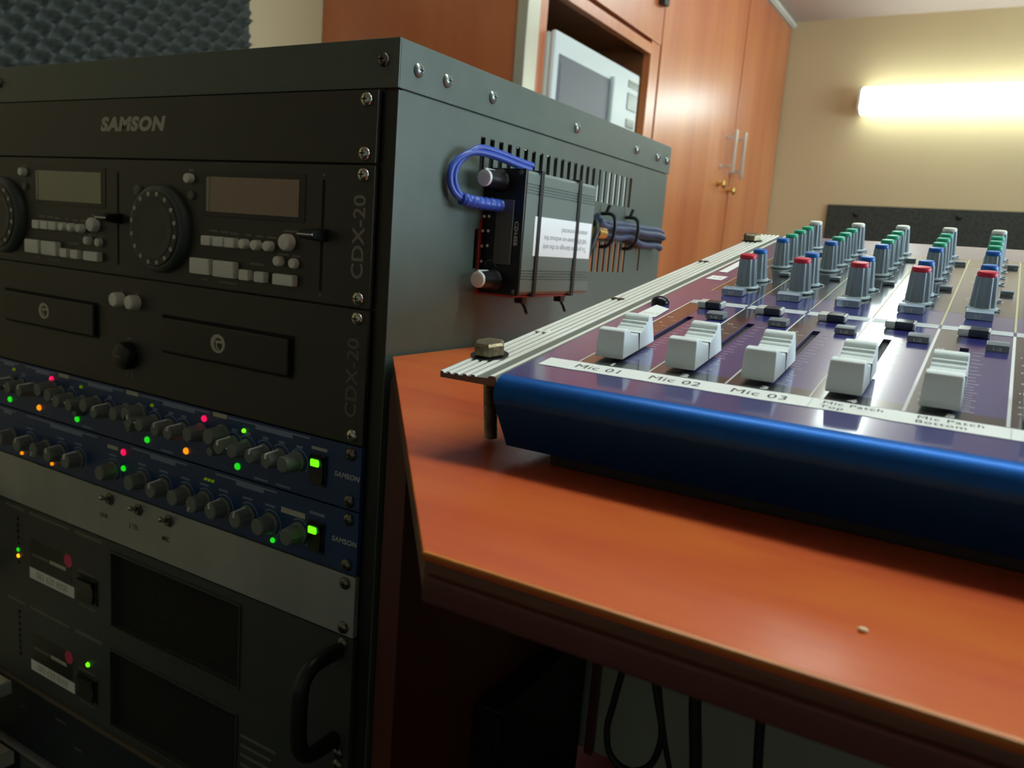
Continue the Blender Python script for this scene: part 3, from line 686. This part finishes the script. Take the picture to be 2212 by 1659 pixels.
# ------------------------------------------------------------------ small transmitter strapped to the rack side
t = thing('transmitter_box', 'small grey box with black front, white label and two knobs strapped to the rack side', 'radio transmitter', (29, 157, -121))
b = new_bm()
pr = [(0.6, -119.5), (0.6, -36), (2, -34.6), (31.2, -34.6), (33.4, -36.8)]
for z in (-44, -46, -48, -50): pr += [(33.4, z+0.6), (32.8, z+0.3), (32.8, z-0.3), (33.4, z-0.6)]
for z in (-104, -106, -108, -110): pr += [(33.4, z+0.6), (32.8, z+0.3), (32.8, z-0.3), (33.4, z-0.6)]
pr += [(33.4, -118.6), (31.2, -120.8), (2, -120.8)]
n = len(pr); lo = [b.verts.new((12.5+x, 103, z)) for x, z in pr]; hi = [b.verts.new((12.5+x, 213, z)) for x, z in pr]
b.faces.new(lo); b.faces.new(hi[::-1])
for i in range(n): b.faces.new((lo[i], lo[(i+1) % n], hi[(i+1) % n], hi[i]))
bmesh.ops.recalc_face_normals(b, faces=b.faces[:]); obj('case', b, M['box_grey'], t)
FD = frame((0, 100, 0), (1, 0, 0), (0, 0, 1), (0, -1, 0))
b = new_bm(); box(b, 12.8, 46.4, -121.6, -34, -3.2, 0, .6); k = obj('front_plate', b, M['box_front'], t, FD)
b = new_bm(); box(b, 24.6, 39, -100.5, -55.5, -0.2, 1.4, .8); obj('display', b, mat('grey display window', (74, 78, 76), 0.2, coat=0.5), k, FD)
for x, y in ((12.9+1.5, -67.8), (18.6, -67.6), (14, -78), (18.7, -77.8), (14, -88.8), (18.8, -88.2), (14.5, -99.5)):
    b = new_bm(); lathe(b, [(1.1, -.2), (1.0, .7), (.4, .9)], x, y, 10); obj('stud', b, M['grey_btn'], k, FD)
b = text_bm('CZH-05B', 4.2, 41.4, -78.4, 0.1, 'CENTER', rot=-PI/2, bold=0.08); obj('lettering', b, M['white_print'], k, FD)
for x, y in ((42.6, -36.6), (42.6, -119)):
    b = new_bm(); lathe(b, [(1.9, 0), (1.8, .8), (.6, 1.1)], x, y, 14); obj('screw', b, M['dark_screw'], k, FD)
b = new_bm(); arc_print(b, 22, -103.2, 4.6, 0.2, PI-0.2, .7, 14, .06); arc_print(b, 22, -103.2, 5.0, -0.4, 0.3, .7, 5, .06); obj('knob_scale', b, M['print_dim'], k, FD)
for y in (-42.8, -111.6):
    b = new_bm(); lathe(b, [(8.2, 0), (8.0, 2), (6.6, 4), (5.8, 19)], 25.4, y, 24); q = obj('knob', b, M['black'], t, FD)
    b = new_bm(); lathe(b, [(5.8, 19), (5.4, 20.6), (3.4, 21.2)], 25.4, y, 24); prism(b, [(24.3, y+4), (26.5, y+4), (26.2, y+6.6), (24.6, y+6.6)], 8, 20.2, .2, 1); obj('knob_cap', b, M['knob_white'], q, FD)
b = new_bm(); box(b, 117.5, 210.5, -93, -65, 33.35, 33.75, .1, 1); k = obj('paper_label', b, M['label_white'], t, FS)
b = None
for s, y in (('To prevent damage to the unit', -86.0), ('NEVER power-on without the', -79.6), ('antenna connected', -73.0)): b = text_bm(s, 5.3, 203, y, 33.85, 'LEFT', rot=PI, sx=1.08, bm=b)
obj('lettering', b, mat('faint grey print', (130, 142, 144), 0.6), k, FS)
b = new_bm(); box(b, 97, 198, -123.2, -70, 0.1, 0.55); box(b, 100.5, 188, -123.0, -121.2, 0.2, 30, .4); obj('backing_card', b, M['box_red'], t, FS)
def zip_tie(y, label):
    t = thing('cable_tie', label, 'cable tie', (30, y, -122), 'ties around the transmitter box')
    b = new_bm()
    for (x0, x1, z0, z1) in ((33.5, 34.6, -121.4, -34.2), (0.2, 34.6, -34.4, -33.2), (0.2, 34.6, -122.4, -121.2)):
        box(b, y-2.2, y+2.2, z0, z1, x0, x1, .3)
    obj('strap', b, M['tie'], t, FS)
    b = new_bm(); box(b, y-3.6, y+3.6, -128, -122, 20, 27, .8); obj('lock_head', b, M['tie'], t, FS)
    b = new_bm(); tube(b, [(y, -126, 24), (y+3, -131, 26), (y+1, -135, 29)], 1.3, 6); obj('tail', b, M['tie'], t, FS)
zip_tie(123, 'black cable tie around the grey box nearest its black front')
zip_tie(184, 'black cable tie around the grey box at the far side of its label')
t = thing('cable', 'blue cable looping out of the front of the small strapped grey box', 'cable', (10, 80, -60))
LOOP = [(40, 116, -33.2), (36, 104, -31.5), (30, 84, -28.2), (24, 66, -28), (18.6, 54, -36), (17.4, 51, -46), (18.6, 55, -55), (22, 64, -60)]
b = new_bm(); tube(b, LOOP, 2.3, 12); obj('cord', b, M['cable_blue'], t)
b = new_bm(); tube(b, [(x-0.4+1.6*(k > 2), y+3.5, z+(3.2 if k < 4 else 0.4)) for k, (x, y, z) in enumerate(LOOP)], 2.1, 12); obj('cord', b, M['cable_blue'], t)
b = new_bm()
tube(b, [(20.5, 61, -58.5), (23, 68, -59.6), (25, 78, -60), (27, 90, -60), (28, 99.5, -60)], lambda q: 4.2+0.5*math.sin(q*55), 14, smooth=8); obj('coiled_end', b, M['cable_blue'], t)

t = thing('cable_bundle', 'folded dark blue cables strapped to the slotted rack side by a black tie', 'cables', (26, 350, -75))
for k, (z0, z1, xo, m) in enumerate(((-60, -59, 6, 'cable_navy'), (-64, -64, 9, 'cable_navy'), (-68, -68, 6, 'cable_black'), (-71, -75, 8, 'cable_navy'), (-63, -61, 3.6, 'cable_black'))):
    b = new_bm(); tube(b, [(276+k, z0+4, xo), (290, z0, xo), (320, z0-0.5*k, xo+1), (348, z0+0.5, xo), (380, z1-1.5, xo+1), (420, z1-1, xo+1), (440-2*k, z1-3, xo)], 3.4, 10); obj('strand', b, M[m], t, FS)
b = new_bm(); tube(b, [(270, -70, 9), (286, -70, 9)], 5.5, 12, smooth=1); obj('connector', b, M['brass'], t, FS, label='brass connector')
for y, tl in ((297, 0), (352, 1)):
    b = new_bm(); tube(b, [(y, -52, 1), (y, -52, 10), (y, -56, 14.5), (y+1, -66, 15), (y+1, -76, 13), (y+1, -81, 8), (y+1, -82, 1)], 1.7, 8); tube(b, [(y, -53, 5), (y+0.6, -47, 7), (y+1, -44, 8)], 1.6, 6); obj('strap', b, M['tie'], t, FS)
b = new_bm(); tube(b, [(275, -60, 7), (268, -68, 12), (262, -84, 10), (264, -98, 6), (270, -110, 2)], 2.2, 8); obj('strand', b, M['cable_black'], t, FS)

# ------------------------------------------------------------------ desk
desk = thing('desk', 'reddish wooden desk with a cut off corner and scuffed front edge', 'desk', (500, 0, -FLOOR))
DZ = -161.0
top = [(16, 3.5), (225, -240), (1250, -240), (1250, 560), (16, 560)]
b = new_bm(); prism(b, top, DZ-3.0, DZ, 0.7, 2); obj('top', b, M['wood_top'], desk)
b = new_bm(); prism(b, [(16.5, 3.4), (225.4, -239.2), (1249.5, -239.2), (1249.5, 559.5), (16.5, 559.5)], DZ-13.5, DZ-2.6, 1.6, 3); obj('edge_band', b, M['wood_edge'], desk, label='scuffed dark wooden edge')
b = new_bm(); box(b, 225.2, 1250, -240.6, -238.6, DZ-1.5, DZ-0.2, .5); obj('edge_lip', b, M['wood_lip'], desk, label='bright orange lacquered lip')
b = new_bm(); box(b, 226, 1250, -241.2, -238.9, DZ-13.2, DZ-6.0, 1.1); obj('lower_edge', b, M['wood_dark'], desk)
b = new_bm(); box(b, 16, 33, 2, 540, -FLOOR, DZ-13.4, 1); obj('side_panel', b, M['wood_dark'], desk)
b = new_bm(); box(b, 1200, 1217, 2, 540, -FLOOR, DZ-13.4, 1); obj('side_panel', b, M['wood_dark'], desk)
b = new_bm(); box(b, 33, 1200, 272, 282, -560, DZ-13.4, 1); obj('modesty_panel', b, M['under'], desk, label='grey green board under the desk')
b = new_bm(); box(b, 33, 1200, 500, 512, -FLOOR, -470, 1); obj('shade_board', b, M['wood_dark'], desk)  # dark board added so the gap below the modesty panel stays dark
b = new_bm(); box(b, 62, 70, 264, 272, -560, DZ-13.6, 1); obj('batten', b, M['wood_dark'], desk)
t = tag(obj('crumb', (lambda bb: (ball(bb, (322.5, -214.6, DZ+0.55), 0.9, (1.3, .8, .6), 8), bb)[1])(new_bm()), mat('pale crumb', (240, 226, 180), 0.7)), 'tiny pale crumb on the front of the red wooden desk', 'crumb')
t = thing('shade_slab', 'black slab added as shade under the desk', 'shade slab', (90, 160, -FLOOR))
b = new_bm(); box(b, 34.5, 58, 105, 262, -FLOOR, -440, 3); obj('case', b, M['shade_black'], t)  # black slab put where the desk's side panel is only in shade
b = new_bm(); box(b, 35, 57.6, 102, 106, -FLOOR+4, -444, 1.5); obj('slab_front', b, M['black'], t)
def hang(label, pts, r, y):
    b = new_bm(); tube(b, [(x, y+dy, z) for x, dy, z in pts], r, 10)
    tag(obj('cable', b, M['cable_black']), label, 'cable')
hang('thin black cable hanging in a loop under the desk', [(139, 0, -178), (138, 0, -230), (137.5, 0, -285), (137, 0, -340), (135.5, 0, -390), (131, 0, -424), (127.5, 0, -450), (133, 0, -470), (149, 0, -476), (165, 0, -464), (171, 0, -438), (165, 0, -412), (158, 0, -384), (154, 0, -335), (152.5, 0, -280), (152, 0, -228), (152, 0, -178)], 2.6, 150)
hang('thick black cable hanging straight down under the desk beside the looped one', [(187, 0, -178), (188, 0, -250), (190, 0, -325), (192, 0, -395), (198, 0, -445), (203, 0, -500), (206, 0, -580), (207, 1, -680), (207, 2, -790), (206, 4, -FLOOR+5)], 4.6, 150)
hang('black cable hanging under the desk furthest to the right', [(236, 0, -178), (236, 0, -250), (237, 0, -325), (239, 0, -395), (243, 0, -455), (245, 0, -530), (246, 0, -620), (246, 2, -760), (246, 4, -FLOOR+4)], 3.4, 150)
hang('dark cable crossing low behind the looped one under the desk', [(128, 4, -178), (130, 3, -260), (136, 2, -350), (146, 0, -425), (158, 0, -480), (174, 0, -530), (188, 0, -590), (196, 0, -680), (199, 1, -790), (200, 3, -FLOOR+3)], 2.4, 205)

# ------------------------------------------------------------------ mixing desk
NCH = 6; CHX = 33.3; PITCH = 26.85; UR = 330.0
mix = thing('mixing_desk', 'blue audio mixing desk with white faders and colour capped knobs on the wooden desk', 'mixing desk', (330, 40, DZ))
slots_m = []
for c in range(NCH):
    x = CHX+PITCH*c+10.9; slots_m.append((x-1.5, x+1.5, 14.0, 98.5))
b = new_bm(); holed(b, 17.4, UR, -16, 391, slots_m, 1.2); obj('control_panel', b, M['mix'], mix, FM)
b = new_bm()
for s in slots_m: box(b, s[0]-2, s[1]+2, s[2]-2, s[3]+2, -9, -7); 
obj('slot_floor', b, M['slot'], mix, FM)
# front nose and front face: profile in world (y, z), swept along x
def yz(v, q): p = Mw(0, v, q); return (p[1], p[2])
nose = [yz(-16, 0)]
R0 = 6.6
for i in range(11):
    a = PI/2+ (PI*0.62)*i/10
    nose.append(yz(-16.5+R0*math.cos(a)*1.0, -R0+R0*math.sin(a)))
nose += [(-150.4, -156.6)]
inner = [(-147.8, -156.4)] + [(p[0]+2.6, p[1]-1.6) for p in reversed(nose[:-1])]
b = new_bm(); x0, x1 = MO[0]+17.4, MO[0]+UR
n = len(nose); A = [b.verts.new((x0, *p)) for p in nose]; Bq = [b.verts.new((x1, *p)) for p in nose]
for i in range(n-1): b.faces.new((A[i], A[i+1], Bq[i+1], Bq[i]))
cpt = (-120.0, -150.0)
for X_, ring in ((x0, A), (x1, Bq)):
    cv = b.verts.new((X_, *yz(-8, -14))); cv2 = b.verts.new((X_, -140, -156.6))
    pts = ring+[cv2, cv]; b.faces.new(pts)
bmesh.ops.recalc_face_normals(b, faces=b.faces[:]); obj('front_edge', b, M['mix_front'], mix, smooth=60, label='rounded bright blue front edge')
# body below the panel: wedge resting on the desk
b = new_bm(); pr = [(-150.2, -156.4), (-158, -140), yz(-12, -1.4), yz(391, -1.4), (MO[1]+391*MA[1], -156.4)]
prism(b, [(p[0], p[1]) for p in pr], x0+0.4, x1, 0.4, 1, axis='x'); obj('body', b, M['mix_base'], mix)
b = new_bm(); prism(b, [(210.5, -147.5), (210.5, 235), (x1-8, 235), (x1-8, -147.5)], DZ+0.02, -156.2, .4, 1); obj('base_tray', b, M['mix_base'], mix)
for x_, y_ in ((222, 225), (480, 225)):
    b = new_bm(); lathe(b, [(8, DZ), (7, -156)], x_, y_, 16); obj('foot', b, M['black'], mix)
# left rail (rack ear) with ridges
rail = [(17.5, -0.4), (16.9, 0.3), (15.2, 0.35), (14.4, -0.5), (10.6, -0.5)]
for uc in (9.1, 6.1, 3.0, 0, -3.0): rail += [(uc+0.85, -0.5), (uc+0.5, 0.15), (uc-0.5, 0.15), (uc-0.85, -0.5)]
rail += [(-5.2, -0.5), (-6.0, -1.2), (-6.0, -3.4), (17.5, -3.4)]
b = new_bm(); n = len(rail)
v0, v1 = -24.2, 391.5
def fr(u): return v0 + max(0, (u-2))*0.2 + (3.0*max(0, (-3.4-u)/2.6)**1.6 if u < -3.4 else 0)
A = [b.verts.new((u, fr(u), q)) for u, q in rail]; Bq = [b.verts.new((u, v1, q)) for u, q in rail]
b.faces.new(A); b.faces.new(Bq[::-1])
for i in range(n):
    f = b.faces.new((A[i], Bq[i], Bq[(i+1) % n], A[(i+1) % n]))
    q = (rail[i][1]+rail[(i+1) % n][1])/2
    if q > -0.49 and rail[i][0] < 17.4: f.material_index = 1
bmesh.ops.recalc_face_normals(b, faces=b.faces[:]); rl = obj('side_rail', b, [M['rail'], M['rail_glint']], mix, FM, smooth=25, label='ribbed aluminium side rail')
for v in (42.5, 117.5, 246):
    for du in (0.0, 3.4):
        b = new_bm(); lathe(b, [(1.9, 0.05), (1.7, 0.5), (0.9, 0.75)], -1.6+du, v, 12); obj('rail_screw', b, M['rail_glint'] if v < 60 else M['dark_screw'], rl, FM)
for v, L in ((1.0, 33.5), (351, 90.4)):
    b = new_bm(); lathe(b, [(7.2, 0.2), (7.2, 0.5)], 0.6, v, 20, mi=1); lathe(b, [(5.6, 0.5), (6.2, 1.1), (6.2, 4.6), (5.2, 5.5)], 0.6, v, 6)
    pr = []; 
    k = int((L-3.4)/0.9)
    for i in range(k): pr += [(2.35, -3.4-0.9*i), (2.75, -3.4-0.9*i-0.45)]
    if v < 10: lathe(b, pr, 0.6, v, 16, mi=0)
    else:
        lathe(b, pr, 0.6, v, 12, mi=0)
    obj('bolt', b, [M['bolt'], M['black']], mix, FM, label='tarnished hexagon headed bolt')
# printed panel graphics
Zp, Zq = 0.03, 0.1
def pad(bm, x0, x1, y0, y1, z):
    bm.faces.new([bm.verts.new(p) for p in ((x0, y0, z), (x1, y0, z), (x1, y1, z), (x0, y1, z))])
for c in range(NCH+1):
    x = CHX+PITCH*c; wdt = 0.3 if c not in (4, 5) else 0.5
    b = new_bm(); pad(b, x-wdt, x+wdt, 10.5, 134.5 if c == 0 else 127, Zq); obj('printed_divider', b, M['mix_white'], mix, FM)
    b = new_bm(); pad(b, x-wdt*0.8, x+wdt*0.8, 134.5 if c else 160, 330, Zq); obj('printed_divider', b, M['mix_yellow'], mix, FM)
for c in range(NCH):
    x = CHX+PITCH*c; sl = x+10.9
    b = new_bm(); pad(b, x, x+PITCH, 10.3, 17.6, 0.03); pad(b, x, sl-2.2, 17.6, 127, 0.03); pad(b, x, x+PITCH, 163, 332, 0.03); obj('black_print', b, M['mix_black'], mix, FM)
    b = new_bm(); pad(b, x+0.6, x+PITCH-0.6, 127, 134.5, Zq); obj('printed_band', b, M['mix_band'], mix, FM)
    wp = new_bm()
    ticks = [19, 20.2, 22, 24, 26, 28.4, 31, 33.6, 36.4, 39.4, 42.6, 46, 49.6, 53.4, 57.6, 62, 66.6, 71.6, 76.6, 82, 88, 93]
    for i, v in enumerate(ticks):
        L = 3.8 if i % 3 == 0 else 2.6
        pad(wp, sl+3.2, sl+3.2+L, v-0.11, v+0.11, Zq)
        if i > 3 and i % 2 == 0: pad(wp, sl-5.6, sl-5.6+2.6, v-0.11, v+0.11, Zq)
    for txt, v in (('10', 93), ('5', 82), ('0', 71.6), ('5', 57.6), ('10', 46), ('15', 36.4), ('20', 31), ('30', 24)): text_bm(txt, 2.1, x+3.2, v, Zq, 'CENTER', sx=1.3, bm=wp)
    text_bm(str(c+1), 4.2, sl+1.4, 12.5, Zq, 'CENTER', bold=0.22, sx=1.2, bm=wp)
    text_bm('PFL', 1.9, x+20.6, 111.5, Zq, 'CENTER', bold=0.05, sx=1.3, bm=wp)
    for v in (190, 240, 262, 284): arc_print(wp, x+13.2, v+7.5, 7.4, -0.6, PI+0.6, .35, 14, Zq)
    obj('printed_scale', wp, M['mix_white'], mix, FM)
# channel controls
def knob_part(u, v, cap_m, scale=1.0, h=15.4):
    b = new_bm(); lathe(b, [(5.35*scale, 1.0), (5.1*scale, 2.2), (4.25*scale, h-0.6), (4.0*scale, h)], u, v, 24, flute=0.13); k = obj('knob', b, M['knob_body'], mix, FM, smooth=20)
    b = new_bm(); lathe(b, [(4.0*scale, h), (4.05*scale, h+1.3), (3.5*scale, h+2.1), (1.2*scale, h+2.3)], u, v, 22); obj('knob_cap', b, cap_m, k, FM)
    b = new_bm(); lathe(b, [(6.1*scale, 0.3), (6.1*scale, 0.9), (5.5*scale, 1.6)], u, v, 22); prism(b, [(u+5.6, v-1.1), (u+7.2, v-0.5), (u+7.2, v+0.5), (u+5.6, v+1.1)], 0.3, 1.1); obj('knob_skirt', b, M['knob_skirt'], k, FM)
    return k
ROWS = [(176, 'cap_red', 1.06, 15.4), (198.5, 'cap_blue', 0.92, 15.0), (247.5, 'cap_blue', 0.92, 15.0), (269.5, 'cap_green', 0.92, 15.0), (291, 'cap_green', 0.92, 15.0), (312.5, 'cap_green', 0.92, 15.0), (336, 'cap_white', 1.02, 16.0)]
proto = {}
for c in range(NCH):
    x = CHX+PITCH*c; u = x+13.2
    for r, (v, m, sc, h) in enumerate(ROWS):
        if c == 0: proto[r] = knob_part(u, v, M[m], sc, h)
        else: inst(proto[r], mix, FM, (0, 0, 0), (PITCH*c, 0, 0))
    if c == 0:
        # fader cap
        vc, uc = 31.0, x+8.9
        half = [(14.8, 1.2), (14.8, 3.4), (13.4, 11.4), (12.6, 12.2), (10.6, 12.2), (9.7, 11.2), (9.2, 10.0), (8.6, 10.3), (7.6, 10.2), (7.1, 9.2), (6.6, 9.4), (5.6, 9.2), (5.1, 8.4), (4.6, 8.6), (3.6, 8.4), (3.1, 7.8), (2.2, 7.7)]
        back = [(vc+a_, q) for a_, q in half]
        front = [(vc-14.6, 1.2), (vc-14.6, 3.4), (vc-13.0, 10.6), (vc-12.2, 11.4), (vc-9.6, 11.4), (vc-8.8, 10.6), (vc-6.4, 9.2), (vc-3.6, 8.1), (vc-2.2, 7.7)]
        b = new_bm(); prism(b, front+back[::-1], uc-5.6, uc+5.6, 0.45, 2, axis='x')
        for vv in b.verts: vv.co.x = uc+(vv.co.x-uc)*(1.0-0.007*vv.co.z)
        fd = obj('fader', b, M['fader'], mix, FM, smooth=50)
        b = new_bm(); box(b, uc-5.3, uc+5.42, vc-0.25, vc+0.25, 7.5, 7.85); box(b, uc+5.2, uc+5.6, vc-0.25, vc+0.25, 1.6, 7.8)
        obj('centre_line', b, M['line_dark'], fd, FM)
        b = new_bm(); box(b, uc+0.2, uc+3.2, vc-2.6, vc+2.6, -7, 2.2); obj('stem', b, M['black'], fd, FM)
        # buttons
        b = new_bm(); prism(b, [(151.4, 0.3), (158.4, 0.3), (158.4, 3.6), (155.0, 4.0), (151.9, 3.3)], x+7.6, x+18.4, 0.5, 2, axis='x'); a1 = obj('routing_button', b, M['smoke'], mix, FM, label='translucent smoky button')
        b = text_bm('ST', 2.2, x+12.6, 152.6, 0.0, 'CENTER', bold=0.06, sx=1.3)
        for vv in b.verts: vv.co = Vector((vv.co.x, 151.35, 1.5+(vv.co.y-152.6)*0.9))
        obj('lettering', b, M['white_print'], a1, FM)
        b = new_bm(); box(b, x+7.0, x+18.6, 117.2, 124.6, 0.2, 3.2, .7); a2 = obj('mute_button', b, M['clear'], mix, FM, label='clear button housing with a dark window')
        b = new_bm(); box(b, x+10.8, x+17.8, 116.9, 123.4, 0.3, 3.4, .5); obj('button_window', b, M['btn_win'], a2, FM)
        b = new_bm(); prism(b, [(97.6, 0.3), (104.6, 0.3), (104.6, 2.6), (101.4, 3.1), (98.2, 2.5)], x+17.6, x+25.4, 0.5, 2, axis='x'); a3 = obj('group_button', b, M['btn_dark'], mix, FM)
        b = text_bm('1-2', 2.0, x+21.3, 98, 0, 'CENTER', bold=0.08, sx=1.3)
        for vv in b.verts: vv.co = Vector((vv.co.x, 97.5, 1.15+(vv.co.y-98)*0.75))
        obj('lettering', b, M['white_print'], a3, FM)
        b = new_bm(); box(b, x+19.2, x+25.0, 217.5, 222, 0.2, 2.0, .6); a4 = obj('equaliser_button', b, M['btn_dark'], mix, FM)
        b = new_bm(); box(b, x+20.2, x+26.0, 305, 309.5, 0.2, 2.0, .6); a5 = obj('equaliser_button', b, M['btn_dark'], mix, FM)
        protos = [fd, a1, a2, a3, a4, a5]
    else:
        for p in protos: inst(p, mix, FM, (0, 0, 0), (PITCH*c, -0.35*c if p is fd else 0, 0))
# label tape and lettering
b = new_bm(); xs = [21.8]; 
pts_t = [(22.0, 9.6)]; random.seed(3)
up_, lo_ = [], []
x = 22.0
while x < 215: up_.append((x, 9.8+random.uniform(-.25, .25))); lo_.append((x, 0.0+random.uniform(-.25, .25))); x += 6.5
va = [b.verts.new((p[0], p[1], 0.14)) for p in up_]; vb = [b.verts.new((p[0], p[1], 0.14)) for p in lo_]
for i in range(len(va)-1): b.faces.new((vb[i], vb[i+1], va[i+1], va[i]))
tape = obj('label_tape', b, M['tape'], mix, FM)
b = None
for i, s in enumerate(('Mic 01', 'Mic 02', 'Mic 03')): b = text_bm(s, 6.0, (34.6, 62.4, 90.4)[i], 4.6, 0.2, 'LEFT', sx=1.06, spacing=1.06, bm=b)
for u_, l1, l2 in ((118.4, 'Mic Patch', 'Top'), (144.6, 'Mic Patch', 'Bottom'), (171.8, 'Mic', 'Cordless')):
    b = text_bm(l1, 3.6, u_, 6.9, 0.2, 'LEFT', sx=1.12, spacing=1.1, bm=b); b = text_bm(l2, 3.6, u_-0.2, 2.9, 0.2, 'LEFT', sx=1.12, spacing=1.1, bm=b)
obj('lettering', b, M['ink'], tape, FM)
b = new_bm(); box(b, 115.0, 115.25, 0.1, 10.3, 0.14, 0.2); box(b, 168.3, 168.55, -0.2, 10.0, 0.14, 0.2); obj('tape_join', b, M['mix_band'], tape, FM)
# stickers and screw on the left margin
FT = FM
def quad(pts, z, m, name, parent):
    b = new_bm(); vs = [b.verts.new((*p, z if len(p) < 3 else 0)) if len(p) < 3 else b.verts.new(p) for p in pts]; b.faces.new(vs)
    bmesh.ops.recalc_face_normals(b, faces=b.faces[:]); return obj(name, b, m, parent, FM)
k = quad([(21.1, 89.9, .2), (30.9, 89.1, .2), (30.3, 108.2, .2), (26, 110, .5), (22.9, 110.9, .9)], .15, M['tape'], 'sticker', mix)
b = text_bm('Grp', 4.2, 24.0, 103, 0.3, 'LEFT', sx=1.1); b = text_bm('Audio 4', 4.2, 23.2, 95.5, 0.3, 'LEFT', sx=0.95, bm=b); 
for vv in b.verts: vv.co = Vector((22+ (vv.co.x-22)*0.55, vv.co.y, 0.42))
obj('lettering', b, M['print_grey'], k, FM)
k = quad([(19.6, 191, .15), (28.9, 189.7, .15), (28.9, 202.4, .15), (20.1, 202.8, .15)], .15, M['tape'], 'sticker', mix)
b = text_bm('4 3', 4.0, 24.4, 196.4, 0.2, 'CENTER'); obj('lettering', b, M['pink'], k, FM)
quad([(19.2, 216, .15), (24.4, 215, .15), (23.6, 262, .15), (18.6, 263, .15)], .15, M['tape'], 'sticker', mix)
b = new_bm(); lathe(b, [(4.4, 0), (4.3, 1.6), (3.4, 2.9), (1.6, 3.6), (.4, 3.7)], 22.2, 117.5, 20); obj('screw', b, mat('black screw', (40, 40, 46), 0.25, metal=0.6), mix, FM)
